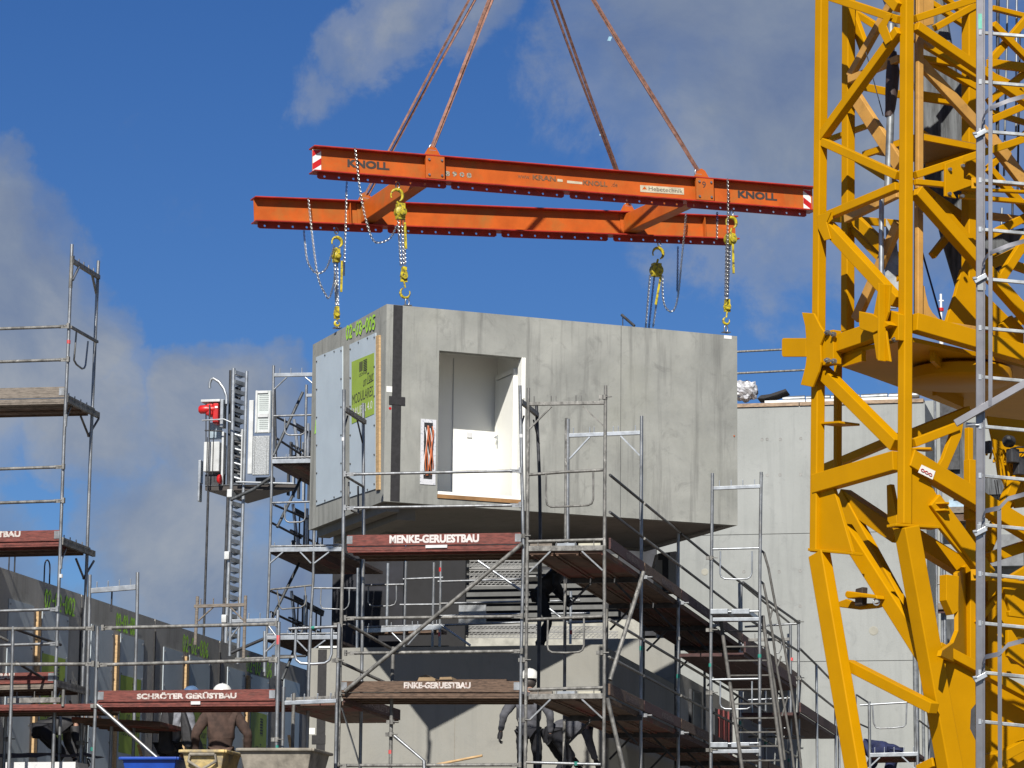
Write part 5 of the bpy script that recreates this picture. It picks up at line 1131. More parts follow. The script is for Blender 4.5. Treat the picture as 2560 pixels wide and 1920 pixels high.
for a, b, w_, o, m in (((2300, 470), (2430, 560), 26, 1.2, yel), ((2440, 500), (2330, 640), 20, 1.3, yel), ((2300, 330), (2440, 420), 14, 1.3, yel), ((2470, 420), (2600, 560), 22, 1.0, yel), ((2600, 300), (2470, 420), 16, 1.2, yel), ((2470, 540), (2640, 560), 20, 1.2, tan_),
                       ((2300, -10), (2440, 80), 16, 1.2, yel), ((2345, -20), (2440, 60), 14, 1.3, yel), ((2470, 640), (2640, 700), 24, 1.2, yel), ((2420, 860), (2640, 760), 26, 1.0, yel), ((2480, 20), (2640, 60), 14, 1.3, yel), ((2475, 280), (2640, 330), 14, 1.3, yel), ((2470, 1290), (2640, 1180), 30, .9, yel), ((2440, 1500), (2640, 1380), 22, .9, yel)):
    mem('rear_lattice_bar', 2, a, b, w_, m, o, dep=.07)
# grating and its frame inside the mast
zg = f2_(2310, 345, .4).z; Ag = f2_(2300, 345, .3); Ag.z = zg
gr_ = mat('platform_grating', (.30, .17, .04), .6, 0, .1, 60, .5, 120, (1, 1, 1)); kid('grating', MB().prism([Ag, Ag+P2d*.95, Ag+P2d*.95+P1d*1.0, Ag+P1d*1.0], Z*.02), gr_, cr)
for f in (0, .95): kid('grating_frame', MB().box(Ag+P2d*f+P1d*.5-Z*.03, P2d*.05, P1d*1.0, Z*.07), yel, cr)
kid('grating_frame', MB().box(Ag+P2d*.475+P1d*.0-Z*.03, P2d*.95, P1d*.04, Z*.07), yel, cr)
# folded corner brackets
def bent(pts1, pts2, f, o=-.07):
    fn, n = FF[f]; mb = MB(); mb.prism([fn(x, y, o) for x, y in pts1], n*.012); mb.prism([fn(x, y, o) for x, y in pts1[:1]]+[fn(x, y, o) for x, y in pts1[1:2]]+[fn(x, y, o+.16) for x, y in pts2], P2d*.012); kid('bent_bracket', mb, yel, cr)
bent([(2062, 540), (2078, 527), (2080, 548), (2064, 566)], [(2064, 566), (2058, 552)], 1)
plate('bent_bracket', 1, [(2042, 538), (2078, 528), (2066, 555), (2077, 597), (2060, 602), (2044, 570)], .012, o=-.085); plate('bent_bracket', 1, [(2195, 64), (2215, 36), (2230, 34), (2216, 64), (2229, 100), (2213, 112), (2196, 78)], .012, o=-.085)
# node clamps
plate('clamp_fin', 1, [(2004, 781), (2034, 783), (2050, 815), (2062, 832), (2050, 862), (2052, 905), (2046, 930), (2031, 968), (2001, 962), (2013, 915), (2016, 890), (2014, 838), (2012, 815)], .03, o=-.16)
plate('clamp_fin', 1, [(1957, 845), (2015, 845), (2015, 892), (1957, 892), (1954, 888), (1954, 849)], .03, o=-.15)
plate('clamp_body', 1, [(2038, 856), (2054, 836), (2070, 826), (2083, 824), (2083, 908), (2052, 914), (2042, 896)], .12, o=-.12)
plate('clamp_fin', 1, [(2197, 711), (2225, 711), (2221, 780), (2212, 806), (2181, 800), (2186, 770)], .03, o=-.25)
plate('clamp_fin', 1, [(2147, 778), (2181, 786), (2213, 804), (2225, 812), (2182, 832), (2150, 822), (2147, 812)], .16, o=-.27); plate('clamp_fin', 1, [(2181, 832), (2214, 826), (2225, 904), (2191, 898)], .03, o=-.25); plate('clamp_body', 1, [(2222, 775), (2246, 785), (2246, 850), (2222, 852)], .14, o=-.16)
plate('clamp_rib', 1, [(2211, 711), (2215, 711), (2215, 904), (2211, 904)], -.10, o=-.25)
for x, y, f in ((2070, 832, 1), (2084, 836, 1), (2069, 901, 1), (2085, 903, 1), (2222, 847, 1), (2238, 849, 1)):
    c = FF[f][0](x, y, -.14); kid('bolt', MB().lathe(c, -n1, [(.03, -.02), (.03, .02)], 6).lathe(c, -n1, [(.015, .02), (.015, .045)], 8), galv, cr)
# bracket plate with bolts on face 2
bp_ = plate('bolt_bracket', 2, [(2363, 409), (2410, 391), (2410, 446), (2434, 452), (2434, 462), (2383, 481), (2392, 496), (2363, 490)], .03, o=-.075)
for x, y in ((2373, 424), (2405, 415), (2372, 485), (2404, 491)): kid('bolt', MB().lathe(f2_(x, y, -.075), -n2, [(.022, 0), (.02, .03)], 8), galv, bp_)
# dark telescopic section behind, cylinder, cables
BG = Pl(cf+P1d*2.3+P2d*1.0, Vector((1, 0, 0)))
kid('folded_jib_section', MB().prism([BG.at(*q) for q in ((2185, -60), (2350, -60), (2392, 180), (2415, 240), (2445, 470), (2470, 600), (2395, 745), (2352, 600), (2325, 480), (2296, 400), (2290, 250), (2262, 120))], Vector((.1, .5, 0))), grs, cr, bev=.02)
kid('folded_jib_section', MB().prism([BG.at(*q) for q in ((2440, 590), (2560, 570), (2520, 660), (2470, 690))], Vector((.1, .5, 0))), grs, cr)
CYL = Pl(cf+P1d*.9+P2d*.25, Vector((1, 0, 0)))
kid('hydraulic_cylinder', MB().path([CYL.at(2228, 60), CYL.at(2226, 300), CYL.at(2220, 470)], .045, 12), mech, cr, smooth=True); kid('hydraulic_cylinder', MB().path([CYL.at(2204, 480), CYL.at(2203, 700), CYL.at(2200, 820)], .03, 12), galvn, cr, smooth=True)
kid('cylinder_sleeve', MB().path([CYL.at(*q) for q in ((2231, 130), (2232, 180), (2229, 230), (2226, 270), (2222, 292))], [.05, .08, .075, .06, .05], 10), mat('brown_fabric_sleeve', (.06, .035, .03), .6, 0, .2, 6), cr, smooth=True)
kid('grey_tail_plate', MB().prism([CYL.at(*q, .2) for q in ((2215, 545), (2240, 590), (2250, 700), (2240, 770), (2205, 770), (2215, 640))], D*.05), mech, cr)
for x0, y0, x1, y1, r, m_ in ((2495, -60, 2493, 470, .022, stl_d), (2520, -60, 2510, 440, .014, mech), (2542, -60, 2540, 330, .014, galvn), (2550, 60, 2544, 480, .013, stl_d), (2505, 520, 2500, 690, .016, galvn), (2532, 470, 2530, 620, .014, stl_d)): kid('rope', MB().tube(BG.at(x0, y0, .3), BG.at(x1, y1, .3), r, 8), m_, cr, smooth=True)
kid('rope', MB().tube(BG.at(2297, 600, .5), BG.at(2353, 800, .5), .012, 6), chb, cr)
kid('rope', MB().tube(CYL.at(2165, 130), CYL.at(2208, 290), .006, 6), stl_d, cr)
# hoses and valves at the right
yb = plate('panel', 2, [(2470, 1040), (2640, 1060), (2640, 1260), (2540, 1270), (2500, 1180)], .04, o=.7)
for i in range(9):
    x = 2466+i*9; y = 1128+(i % 3)*9; p = [(x, y+10), (x+4, y-6-3*(i % 2)), (x+16, y-2), (x+24, y+20), (x+30, y+60+i*3)]
    P = [f2_(a, b, .45+.02*i) for a, b in p]; kid('hydraulic_hose', MB().path([Vector(q) for q in P], .014, 8), yel, cr, smooth=True)
for i in range(4): kid('hydraulic_hose', MB().path([f2_(2528+i*4, 1122+i*14, .4), f2_(2545, 1118+i*13, .4), f2_(2570, 1118+i*13, .4)], .010, 8), stl_d, cr, smooth=True)
for q_ in (MB().box(f2_(2532, 1140, .4), P2d*.12, P1d*.1, Z*.16), MB().box(f2_(2547, 1166, .42), P2d*.1, P1d*.1, Z*.2), MB().lathe(f2_(2512, 1102, .4), P2d, [(.05, 0), (.07, .03), (.07, .1), (.04, .13)], 12), MB().box(f2_(2470, 1118, .4), P2d*.05, P1d*.1, Z*.14)): kid('valve_block', q_, stl_d, cr, bev=.01)
for x in (2486, 2492): kid('cable', MB().tube(f2_(x, 1200, .6), f2_(x+10, 1260, .6), .005, 6), stl_d, cr)
# hook of the leg stay between the legs
hk_ = thing('stabiliser_fork', 'yellow curved fork with a black pad hanging between the crane legs', 'crane fork', f1(2150, 1500, .3))
kid('fork', MB().prism([f1(x, y, .3) for x, y in ((2095, 1504), (2115, 1497), (2140, 1508), (2185, 1508), (2215, 1500), (2215, 1512), (2190, 1520), (2145, 1524), (2098, 1518))], n1*.05), yel, hk_, bev=.01)
kid('fork_bracket', MB().prism([f1(x, y, .15) for x, y in ((2112, 1482), (2116, 1477), (2190, 1488), (2192, 1497), (2150, 1493), (2118, 1496), (2112, 1490))], n1*.12), yel, hk_, bev=.01)
kid('pad', MB().prism([f1(x, y, .2) for x, y in ((2138, 1472), (2156, 1467), (2154, 1512), (2136, 1515))], n1*.08), txtd, hk_, bev=.01)
kid('eye', MB().path([f1(2191, 1505, .2)+Vector((.035*cos(q), 0, .035*sin(q))) for q in frange(0, 2*pi, 12)[:-1]], .01, 6, closed=True), galvn, hk_, smooth=True)
# access ladder with safety cage
LY = 33.9; LP_ = Pl(atY(2450, 900, LY), Vector((1, 0, 0)))
ld = thing('access_ladder', 'silver caged ladder running up in front of the crane at the right', 'ladder', ground_pt(LP_.at(2450, 900)))
RD = Vector((.5, -.05, 0)).normalized(); q0_, q1_ = LP_.at(2450, -120), ground_pt(LP_.at(2450, 1900)); q1_.z = .1; top = LP_.at(2451, -120); bot = LP_.at(2450, 1925); bot = bot+(bot-top)*.35
def ladp(y): return top+(bot-top)*((top.z-LP_.at(2450, y).z)/(top.z-bot.z))
rail_ = kid('stile', MB().beam(top, bot, .03, .09, Vector((1, 0, 0))).beam(top+Vector((.038, -.012, 0)), bot+Vector((.038, -.012, 0)), .045, .02, Vector((1, 0, 0))), alu, ld, bev=.003)
kid('stile', MB().beam(top+Vector((.62, -.05, .0)), bot+Vector((.62, -.05, 0)), .03, .09, Vector((1, 0, 0))), alu, ld, bev=.003)
for y in range(81-123*0, 1960, 123):
    c = ladp(y+1); kid('rung', MB().beam(c+Vector((.02, 0, 0)), c+Vector((.62, -.05, -.06)), .035, .035, Z), mech, ld, bev=.004); kid('rung_plug', MB().box(c+Vector((-.005, -.017, 0)), (.03, 0, 0), (0, .012, 0), (0, 0, .055)), galvn, ld)
kid('label', MB().box(ladp(54)+Vector((-.005, -.0165, 0)), (.04, 0, 0), (0, .003, 0), (0, 0, .17)), mat('turquoise_label', (.15, .55, .42), .5), ld)
for y0, y1, x in ((-120, 1015, 2476), (1268, 1925, 2498)):
    kid('cage_strip', MB().beam(LP_.at(x, y0, -.15), LP_.at(x+(0 if x < 2480 else 2), y1, -.15), .008, .042, Vector((1, 0, 0))), alu, ld)
for y in (330, 692, 1325, 1690):
    xr_ = 2476 if y < 1000 else 2498; a = LP_.at(2458, y)
    pts = [LP_.at(2452, y, -.02), LP_.at(2456, y-30, -.08), LP_.at(2464, y-48, -.12), LP_.at(xr_, y-60 if y < 1000 else y-55, -.16), LP_.at(2520, y-78, -.2), LP_.at(2570, y-92, -.2), LP_.at(2640, y-92, -.1)]
    mb = MB(); vs = []
    for p in pts: vs += [p-Z*.024, p+Z*.024, p+Z*.024+Vector((0, .006, 0)), p-Z*.024+Vector((0, .006, 0))]
    mb.add(vs, [(i*4+j, i*4+(j+1) % 4, i*4+4+(j+1) % 4, i*4+4+j) for i in range(len(pts)-1) for j in range(4)]+[(0, 1, 2, 3)])
    kid('cage_hoop', mb, alu, ld, smooth=True)
    kid('clamp', MB().beam(LP_.at(2436, y+12, -.05), LP_.at(2466, y-4, -.05), .03, .05, Z).tube(LP_.at(2432, y+5, -.06), LP_.at(2442, y+3, -.06), .018), galvn, ld, bev=.004)
kid('hoist_arm', MB().beam(LP_.at(2388, 1059, -.06), LP_.at(2640, 915, -.25), .05, .075, Z), alu, ld, bev=.004); kid('hoist_arm', MB().lathe(LP_.at(2415, 1062, -.03), Vector((1, 0, 0)), [(.03, 0), (.012, .1), (.012, .14)], 10), galvn, ld)
for y in (457, 1437): kid('rail_bracket', MB().box(ladp(y)+Vector((-.06, .02, 0)), (.07, 0, 0), (0, .02, 0), (0, 0, .12)).lathe(ladp(y)+Vector((-.06, .0, 0)), Vector((0, -1, 0)), [(.014, 0), (.012, .03)], 8), yel, ld, bev=.004)
for y in (715, 1325): kid('splice', MB().box(ladp(y)+Vector((.01, -.02, 0)), (.09, 0, 0), (0, .02, 0), (0, 0, .11)), mech, ld, bev=.004)
# ================================================================ goods lift at the back left
HPn = Pl(atY(600, 1200, 56), S)
hl = thing('goods_lift', 'white and grey goods lift with a red motor on a ladder mast in the background', 'goods lift', ground_pt(HPn.at(590, 1300)))
hp = HPn.at
def hbox(x0, x1, y0, y1, o0, o1, name, m, bev=.01, par=None):
    a, b = hp(x0, y1), hp(x1, y0); h_ = (b-a).dot(S)
    return kid(name, MB().box((a+b)/2+HPn.n*(o0+o1)/2, S*h_, D*(o1-o0), Z*(b.z-a.z)), m, par or hl, bev=bev)
def htube(l, r, m=galvn, off=0, name='mast_tube', n=10): return kid(name, MB().path([hp(*q[:2], off+(q[2] if len(q) > 2 else 0)) for q in l], r, n), m, hl, smooth=True)
htube([(584, 921), (578, 1250), (569, 1500), (562, 1660)], .035); htube([(617, 928), (608, 1250), (600, 1500), (594, 1660)], .03)
htube([(577, 926), (570, 1250), (561, 1500), (554, 1655)], .03, stl_d, .1)
for i in range(31):
    y = 931+i*23.3; f = (y-921)/740; xl_, xr_ = 587-22*f, 614-22*f; a, b = hp(xl_, y), hp(xr_, y+8, .25)
    kid('mast_rung', MB().beam(a, b, .05, .07, Z).add([a-Z*.06, b-Z*.02, (a+b)/2-Z*.09], [(0, 1, 2)]), mech if i % 3 else galvn, hl)
for y in (1235, 1390, 1548): 
    x_ = 577-(y-1235)*.045; hbox(x_-6, x_+7, y-10, y+10, -.1, .1, 'mast_clamp', hos)
hbox(512, 553, 1106, 1181, -.1, .35, 'control_cabinet', hos); hbox(553, 562, 1080, 1215, -.05, .1, 'cabin_post', hos); hbox(553, 563, 1000, 1070, -.1, .1, 'cabin_post', galvn)
for x in (522, 537): hbox(x, x+1.6, 1096, 1190, -.14, -.11, 'cabinet_bar', stl_d, 0)
htube([(524, 1012), (523, 1100), (519, 1215)], .012, stl_d, -.2, 'cable'); htube([(524, 970), (524, 958), (528, 948), (534, 946), (548, 955), (560, 972), (566, 990), (566, 1010)], .028, galvn, -.1, 'arched_rail')
kid('motor', MB().lathe(hp(498, 1024, -.1), S, [(.055, 0), (.078, .03), (.078, .16), (.06, .19), (.06, .30)], 16), red, hl, smooth=True); hbox(520, 538, 1012, 1042, -.15, .1, 'gearbox', red, .03); hbox(537, 552, 1011, 1062, -.15, .1, 'gearbox', red, .02); hbox(544, 551, 1019, 1024, -.16, -.15, 'label', wht, 0)
hbox(508, 556, 1001, 1009, -.15, .3, 'cabin_roof', hos); htube([(505, 1051), (560, 1048), (578, 1056)], .014, galvn, -.2, 'cabin_rail'); htube([(512, 1076), (556, 1078)], .012, stl_d, -.15, 'cabin_rail'); htube([(515, 1010), (515, 1106)], .01, stl_d, 0, 'cabin_rail'); hbox(516, 548, 1052, 1095, .15, .2, 'glass_panel', mat('pale_panel', (.42, .52, .58), .3))
hbox(498, 507, 1152, 1210, -.1, .05, 'guide_rail', galvn); hbox(497, 504, 1205, 1255, -.1, .05, 'guide_rail', galvn)
kid('brake_disc', MB().lathe(hp(548, 1198, -.12), S, [(.0, -.04), (.06, -.03), (.085, 0), (.085, .03), (.03, .04)], 16), red, hl, smooth=True)
hbox(512, 560, 1185, 1212, .0, .1, 'mesh_panel', stl_d, 0); hbox(556, 590, 960, 1215, .25, .3, 'back_rail', stl_d, 0)
# cage doors
perf = mat('perforated_white_sheet', (.62, .68, .66), .5, .1, .02, 5)
pn = hbox(638, 680, 977, 1084, -.05, .0, 'cage_door', perf)
for x0, x1, y0, y1 in ((640, 647, 978, 1083), (673, 679, 978, 1083), (647, 673, 978, 985), (647, 673, 1036, 1045), (647, 673, 1076, 1083)): hbox(x0, x1, y0, y1, -.075, -.055, 'door_frame', hos, 0, pn)
pm = MB()
for i in range(10):
    for j in range(17):
        if j in (8, 9): continue
        pm.box(hp(649.5+i*2.45, 988+j*5.2, -.058), S*.009, D*.004, Z*.014)
kid('perforation', pm, mech, pn, stuff=True)
pn = hbox(632, 676, 1090, 1189, -.05, .0, 'cage_panel', mat('dimpled_sheet', (.40, .42, .43), .5, .4, .1, 40, .5, 60)); hbox(638, 640, 1092, 1187, -.06, -.055, 'seam', stl_d, 0, pn); hbox(668, 670, 1092, 1187, -.06, -.055, 'seam', stl_d, 0, pn)
hbox(618, 634, 1000, 1185, .0, .05, 'side_sheet', hos); hbox(634, 680, 1190, 1204, .1, .2, 'grille', stl_d); hbox(604, 611, 1075, 1210, -.1, .0, 'cabin_post', hos)
hbox(583, 607, 1075, 1205, .15, .25, 'cabin_machinery', mech)
for i in range(7): htube([(584, 1085+i*18), (607, 1092+i*18)], .025, stl_d if i % 2 else galvn, .05, 'cross_bar')
htube([(590, 1205), (735, 1209)], .02, galvn, -.1, 'cabin_rail')
kid('lift_platform', MB().prism([hp(513, 1212), hp(742, 1210), hp(742, 1210, 1.6)+S*-.2, hp(620, 1245, 1.7), hp(513, 1212, .8)], -Z*.10), txtd, hl); hbox(513, 740, 1209, 1214, -.02, .0, 'platform_edge', galvn, 0)
for i in range(6): hbox(692+i*9, 698+i*9, 1155+i*3, 1225+i*2, .6+.1*i, .7+.1*i, 'fence_bar', galvn if i % 2 else stl_d, 0)
for i in range(6): hbox(690+i*12, 697+i*11, 1085-i*2+(i % 2)*20, 1140, .8+.1*i, .9+.1*i, 'cabin_machinery', [stl_d, hos, mech][i % 3], .01)
htube([(576, 1250), (636, 1222), (682, 1190)], .03, grs, -.15, 'tie_brace'); htube([(521, 1214), (517, 1350), (512, 1500), (509, 1602)], .022, stl_d, -.1, 'cable')

# ================================================================ tubs and small things at the foot
def tub(name, label, pl, x0, x1, yt, m, depth=.75, handle=False, ybot=1990):
    a, b = pl.at(x0, yt), pl.at(x1, yt); h_ = (b-a).normalized(); w_ = (b-a).length; zt_ = a.z; hh = .62
    t = thing(name, label, 'mortar tub', Vector((a.x, a.y, zt_-hh)))
    def R(e, z, k): return [a+h_*(e)+pl.n*(e)+Z*z, a+h_*(w_-e)+pl.n*e+Z*z, a+h_*(w_-e)+pl.n*(depth-e)+Z*z, a+h_*e+pl.n*(depth-e)+Z*z]
    vs = R(.0, 0, 0)+R(.13, -hh, 0)+R(.025, 0, 0)+R(.15, -hh+.03, 0)
    fs = [(i, (i+1) % 4, 4+(i+1) % 4, 4+i) for i in range(4)]+[(8+i, 8+(i+1) % 4, 12+(i+1) % 4, 12+i) for i in range(4)]+[(i, (i+1) % 4, 8+(i+1) % 4, 8+i) for i in range(4)]+[(4, 5, 6, 7), (12, 13, 14, 15)]
    kid('shell', MB().add(vs, fs), m, t, bev=.012)
    rim = MB(); q = R(-.02, -.0, 0)
    for i in range(4): rim.beam(q[i], q[(i+1) % 4], .05, .04, Z)
    kid('rim', rim, m, t, bev=.012)
    if handle:
        c = a+h_*w_*.5-pl.n*.02-Z*.04; kid('handle', MB().path([c-h_*.17, c-h_*.19-Z*.09, c-Z*.2-pl.n*.02, c+h_*.19-Z*.09, c+h_*.17, c-h_*.17][:-1], .02, 8).path([c-h_*.17, c+h_*.17], .026, 8), mud2, t, smooth=True)
    return t
TPl = Pl(atY(550, 1880, 42.4), S)
tub('mortar_tub', 'yellow mortar tub with a folding handle before the worker in brown', TPl, 455, 560, 1878, mud, handle=True)
tub('mortar_tub', 'large grey mortar tub at the right end of the red board', TPl, 598, 778, 1874, mud2, .9)
tub('plastic_tub', 'deep blue plastic tub left of the yellow mortar tub', TPl, 305, 440, 1896, bluep, .8)
hd = Pl(atY(480, 1830, 44.9), S)
for l, lb in ((((476, 1797), (484, 1875)), 'wooden shovel handle standing behind the yellow tub beside the grey sleeved worker'), (((722, 1838), (727, 1868)), 'short yellow wooden handle above the grey tub'), (((346, 1862), (355, 1896)), 'wooden handle leaning left of the blue tub')):
    a, b = hd.at(*l[0]), hd.at(*l[1]); o = kid('shovel_handle', MB().path([a, b, b-Z*.4], .022, 10), wod, None, smooth=True, origin=b-Z*.4); tag(o, lb, 'tool handle')
a, b = WL.at(1110, 1908, -.25), WL.at(1206, 1889, -.25); o = kid('broom_stick', MB().path([a-(b-a)*.3, a, b], .02, 10), wod, None, smooth=True, origin=a); tag(o, 'round wooden stick leaning before the beige wall right of the shadow tip', 'stick')
cd_ = mat('cardboard', (.36, .25, .14), .85, 0, .1, 4); KP = Pl(CS.o+CS.n*.35, S)
t = thing('cardboard_scraps', 'torn flat cardboard scraps lying on the weathered brown lettered deck', 'cardboard', KP.at(1090, 1703))
kid('flap', MB().prism([KP.at(*q) for q in ((1044, 1702), (1048, 1692), (1064, 1686), (1088, 1697), (1088, 1702))], D*.3), cd_, t); kid('flap', MB().prism([KP.at(*q, .1) for q in ((1097, 1702), (1100, 1693), (1128, 1692), (1132, 1702))], D*.3), cd_, t); kid('flap', MB().prism([KP.at(*q, .2) for q in ((1040, 1703), (1042, 1699), (1266, 1698), (1266, 1703))], D*.2), board_b, t)
a = FL.pl.at(100, 1912, 1.0); o = kid('insulation_pack', MB().box(a-Z*.1+S*.1, S*1.0, D*.5, Z*.24), mat('printed_white_wrap', (.74, .74, .74), .5, 0, .02, 5, dirt=(.5, .52, .56), dscale=26, dlo=.58, dhi=.62), None, origin=a); tag(o, 'pack wrapped in white printed foil at the bottom left behind the poles', 'insulation pack')
a = FL.pl.at(120, 1893, 1.6); o = kid('tarpaulin', MB().add([a+S*x+D*y+Z*(.06*noise.noise(Vector((x*4, y*4, 1)))+.04*(1-abs(x))) for y in frange(-.3, .3, 7) for x in frange(-.75, .75, 15)], [(j*15+i, j*15+i+1, j*15+i+16, j*15+i+15) for j in range(6) for i in range(14)]), j_nv, None, smooth=True, origin=a); tag(o, 'dark blue tarpaulin heap behind the poles at the bottom left', 'tarpaulin')

# ================================================================ people
def skinned(name, J, E, m, parent, root=0, sub=2):
    me = bpy.data.meshes.new(name); org_ = Vector(parent['org'])
    me.from_pydata([Vector(j[0])-org_ for j in J], E, [])
    o = bpy.data.objects.new(name, me); sc.collection.objects.link(o)
    bpy.context.view_layer.objects.active = o
    md = o.modifiers.new('skin', 'SKIN'); md.use_smooth_shade = True
    if not me.skin_vertices: bpy.ops.mesh.customdata_skin_add({'object': o}) if False else None
    sv = me.skin_vertices[0].data
    for i, j in enumerate(J):
        r = j[1]; sv[i].radius = (r, r) if not isinstance(r, tuple) else r; sv[i].use_root = (i == root)
    s2 = o.modifiers.new('sub', 'SUBSURF'); s2.levels = sub; s2.render_levels = sub
    dg = bpy.context.evaluated_depsgraph_get(); me2 = bpy.data.meshes.new_from_object(o.evaluated_get(dg)); bpy.data.objects.remove(o)
    if name in ('jacket', 'trousers', 'hoodie'):
        for v in me2.vertices:
            w_ = v.co; v.co = w_+v.normal*.012*noise.noise(Vector((w_.x*9, w_.y*9, w_.z*16)))
    me2.materials.clear(); me2.materials.append(m); me2.name = name
    for p in me2.polygons: p.use_smooth = True
    o = bpy.data.objects.new(name, me2); sc.collection.objects.link(o); o.parent = parent; o['org'] = tuple(org_); return o
def person(label, foot, face, H=1.78, lean=0, arms=((.28, .0, -.05), (.28, .0, -.05)), crouch=0, jac=j_dg, tro=t_bk, helmet=hel, gl=glov, sleeve=None, headpitch=.0, twist=0):
    """face: heading of the chest in degrees (0 looks away from the camera); arms: wrist place relative to the shoulder (out, forward, up)"""
    k = H/1.78; t = thing('person', label, 'person', foot, 'workers on the site')
    fa = radians(face); fw = Vector((sin(fa), cos(fa), 0)); rt = Vector((cos(fa), -sin(fa), 0)); foot = Vector(foot)
    ph = .95*k-crouch; pc = foot+Z*ph-fw*crouch*.35
    la = radians(lean); up = (Z*cos(la)+fw*sin(la)); fo = (fw*cos(la)-Z*sin(la))
    def T_(x, y, z): return pc+rt*x*k+fo*y*k+up*z*k
    hipL, hipR = T_(-.10, 0, -.02), T_(.10, 0, -.02)
    ankL, ankR = foot-rt*.13+Z*.09+fw*.02, foot+rt*.13+Z*.09-fw*.04
    def knee(a, b):
        m_ = (a+b)/2; ln = (a-b).length; l2 = .44*k; e = math.sqrt(max(0, l2*l2-(ln/2)**2)); return m_+fw*(e+.02)
    kL, kR = knee(hipL, ankL), knee(hipR, ankR)
    ch, nk = T_(0, -.01, .33), T_(0, .0, .52); sh = [T_(-.19, 0, .46), T_(.19, 0, .46)]
    hd_ = nk+up*.09*k+fw*.03; hc = hd_+(up*.10+fw*.02)*k
    wr, el = [], []
    for i, sg_ in enumerate((-1, 1)):
        o_, f_, u_ = arms[i]; w_ = sh[i]+rt*sg_*o_*k+fw*f_*k+Z*(-.52+u_)*k if True else None
        d = w_-sh[i]; ln = d.length
        if ln > .56*k: d = d*(.56*k/ln); w_ = sh[i]+d; ln = .56*k
        e = math.sqrt(max(0, (.29*k)**2-(ln/2)**2)); el.append((sh[i]+w_)/2+rt*sg_*e*.6-fw*e*.7); wr.append(w_)
    # body: one surface with head, hands and five fingers
    J = [(pc, (.08*k, .07*k)), (T_(0, 0, .15), (.08*k, .06*k)), (ch, (.09*k, .07*k)), (nk, .05*k), (hd_, .06*k), (hc, (.082*k, .095*k)), (hc+up*.09*k, (.06*k, .07*k)), (hipL, .06*k), (kL, .045*k), (ankL, .04*k), (ankL+fw*.16-Z*.045, .035*k), (hipR, .06*k), (kR, .045*k), (ankR, .04*k), (ankR+fw*.16-Z*.045, .035*k)]
    E = [(0, 1), (1, 2), (2, 3), (3, 4), (4, 5), (5, 6), (0, 7), (7, 8), (8, 9), (9, 10), (0, 11), (11, 12), (12, 13), (13, 14)]
    for i in (0, 1):
        b = len(J); d = (wr[i]-el[i]).normalized(); J += [(sh[i], .04*k), (el[i], .035*k), (wr[i], .028*k), (wr[i]+d*.07, (.036*k, .022*k))]; E += [(2, b), (b, b+1), (b+1, b+2), (b+2, b+3)]
    skinned('body', J, E, skin, t, 0, 2)
    gloves = MB()
    for i, sg_ in enumerate((-1, 1)):
        d = (wr[i]-el[i]).normalized(); s_ = d.cross(rt*sg_).normalized(); inn = -rt*sg_
        palm = wr[i]+d*.05
        gloves.path([wr[i]-d*.01, palm, palm+d*.05], [.032, .042, .036], 8)
        for q, (ln, sp) in enumerate(((.075, -.033), (.085, -.011), (.08, .011), (.065, .032))):
            r0 = palm+d*.045+s_*sp; gloves.path([r0, r0+d*ln*.45+inn*.008, r0+d*ln*.8+inn*.03, r0+d*ln*.85+inn*.055], [.012, .011, .010, .008], 6)
        r0 = palm-s_*.035; gloves.path([r0, r0+d*.03-s_*.03+inn*.01, r0+d*.07-s_*.03+inn*.025], [.014, .012, .009], 6)
    kid('glove', gloves, gl, t, smooth=True, stuff=False) if gl else kid('hand', gloves, skin, t, smooth=True)
    # clothing
    J = [(T_(0, 0, -.14), (.17*k, .14*k)), (T_(0, 0, .1), (.165*k, .13*k)), (ch, (.20*k, .15*k)), (T_(0, 0, .46), (.14*k, .11*k)), (nk, .08*k)]; E = [(0, 1), (1, 2), (2, 3), (3, 4)]
    for i in (0, 1):
        b = len(J); J += [(sh[i], .10*k), ((sh[i]+el[i])/2, .08*k), (el[i], .068*k), ((el[i]+wr[i])/2, .055*k), (wr[i], .043*k)]; E += [(3, b), (b, b+1), (b+1, b+2), (b+2, b+3), (b+3, b+4)]
    skinned('jacket', J, E, jac, t, 2, 2)
    J = [(T_(0, 0, .03), (.15*k, .115*k)), (hipL-Z*.03, .10*k), ((hipL+kL)/2, .09*k), (kL, .072*k), ((kL+ankL)/2, .066*k), (ankL+Z*.0, .062*k), (hipR-Z*.03, .10*k), ((hipR+kR)/2, .09*k), (kR, .072*k), ((kR+ankR)/2, .066*k), (ankR, .062*k)]
    skinned('trousers', J, [(0, 1), (1, 2), (2, 3), (3, 4), (4, 5), (0, 6), (6, 7), (7, 8), (8, 9), (9, 10)], tro, t, 0, 2)
    for a_ in (ankL, ankR): kid('boot', MB().path([a_+Z*.06, a_-Z*.02, a_+fw*.1-Z*.045, a_+fw*.2-Z*.05], [.052, .055, .05, .035], 8), txtd, t, smooth=True)
    # ears, nose
    kid('face', MB().lathe(hc-rt*.085*k, -rt, [(.02, 0), (.028, .008), (.015, .014)], 8).lathe(hc+rt*.085*k, rt, [(.02, 0), (.028, .008), (.015, .014)], 8).path([hc+fw*.09*k+Z*.02, hc+fw*.115*k-Z*.02], [.008, .014], 6), skin, t, smooth=True)
    kid('hair', MB().lathe(hc-fw*.02-Z*.03, -fw*.8+Z*.6, [(.095*k, -.02), (.09*k, .04), (.05*k, .085), (.01, .1)], 12), txtd, t, smooth=True)
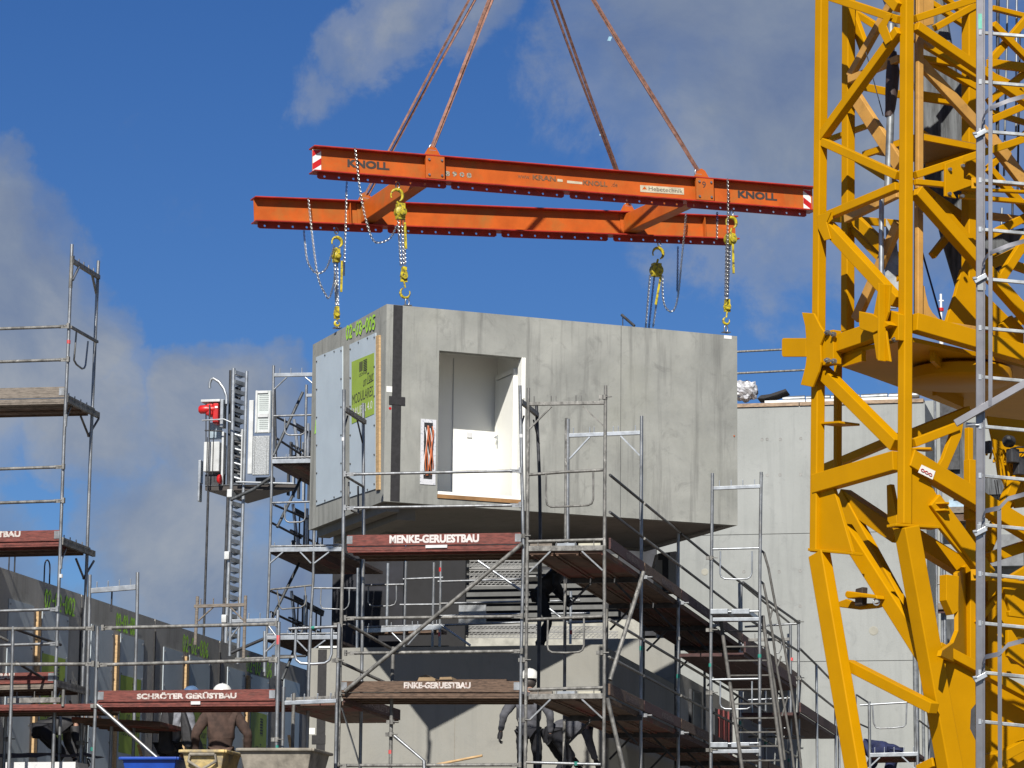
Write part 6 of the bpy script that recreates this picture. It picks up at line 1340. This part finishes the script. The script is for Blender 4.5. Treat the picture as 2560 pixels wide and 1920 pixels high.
    if helmet:
        hu = (up+Z).normalized(); prof = [(.130*k, .0), (.135*k, .012), (.128*k, .05), (.115*k, .09), (.088*k, .125), (.05*k, .148), (.012, .155)]
        h_ = kid('helmet', MB().lathe(hc+Z*.03, hu, prof, 20).lathe(hc+Z*.03, hu, [(.125*k, -.004), (.142*k, -.002), (.142*k, .006), (.125*k, .010)], 20), helmet, t, smooth=True)
        kid('helmet_peak', MB().prism([hc+Z*.035+rt*x+fw*y for x, y in ((-.10, .08), (.10, .08), (.07, .17), (0, .19), (-.07, .17))], Z*.008), helmet, h_)
        kid('helmet_ridge', MB().path([hc+Z*.03+hu*(.155*sin(q))+fw*(.125*cos(q)) for q in frange(.4, pi-.4, 9)], .009, 6), helmet, h_, smooth=True)
    return t
def at_head(pl, x, ytop, H, off=0):
    p = pl.at(x, ytop, off); return Vector((p.x, p.y, p.z-H-.03))
PP = Pl(atY(550, 1800, 44.7), S)
person('worker in a brown jacket and white helmet seen from behind at the yellow tub', at_head(PP, 556, 1709, 1.86), -4, 1.84, 3, ((.14, .03, .02), (.18, .05, .03)), jac=j_br, tro=t_br)
wa = person('worker in a black vest with grey sleeves stooping left of the brown jacket worker', at_head(PP, 424, 1717, 1.72), 55, 1.78, 24, ((.1, .2, .0), (.05, .25, -.05)), jac=j_gr, tro=t_bk, helmet=helb, gl=None)
# black vest hanging open over the grey sleeves
c = PP.at(405, 1840, -.02); vb = MB(); kid('vest', MB().prism([PP.at(*q, -.24) for q in ((404, 1770), (418, 1765), (422, 1790), (424, 1850), (436, 1876), (428, 1884), (400, 1882), (393, 1865), (397, 1820))], D*.34), j_bk, wa, bev=.05)
kid('vest_front', MB().prism([PP.at(*q, -.14) for q in ((452, 1768), (462, 1782), (474, 1820), (480, 1866), (468, 1872), (453, 1862), (449, 1800))], D*.26), j_bk, wa, bev=.04)
person('worker in a charcoal jacket and white helmet standing before the beige wall', at_head(WL, 1323, 1672, 1.80, -2.2), 8, 1.78, 2, ((.22, -.02, .02), (.12, .05, 0)), jac=j_dg, tro=t_bk)
p = WL.at(1385, 1985, -1.9); person('worker in dark clothes bending down with a broad dark back beside the charcoal jacket worker', p, 60, 1.85, 72, ((.1, .1, .05), (.1, .1, .0)), .1, j_dg, t_bk, None)
p = WL.at(1350, 1612, -.2); p = WL.at(1350, 1612, 1.0); person('pair of dark trousered legs standing on the wall top, upper body hidden by the deck', Vector((p.x, p.y, ztop)), 85, 1.72, 40, ((-.02, .1, .1), (-.02, .1, .1)), 0, j_bk, t_bk, None)
p = PP.at(112, 1925, .6); person('crouching worker in black with a white patch at the far left behind the poles', Vector((p.x, p.y, p.z-.2)), 70, 1.75, 75, ((.1, .1, 0), (.1, .1, 0)), .15, j_bk, t_bk, None)
p = SS.pl.at(2232, 1886, .4); person('worker in navy stooping behind the small platform, only the rounded back visible', Vector((p.x+.12, p.y+.9, p.z-.80)), -80, 1.7, 80, ((.1, .0, .1), (.1, .0, .1)), .0, j_nv, j_nv, None)
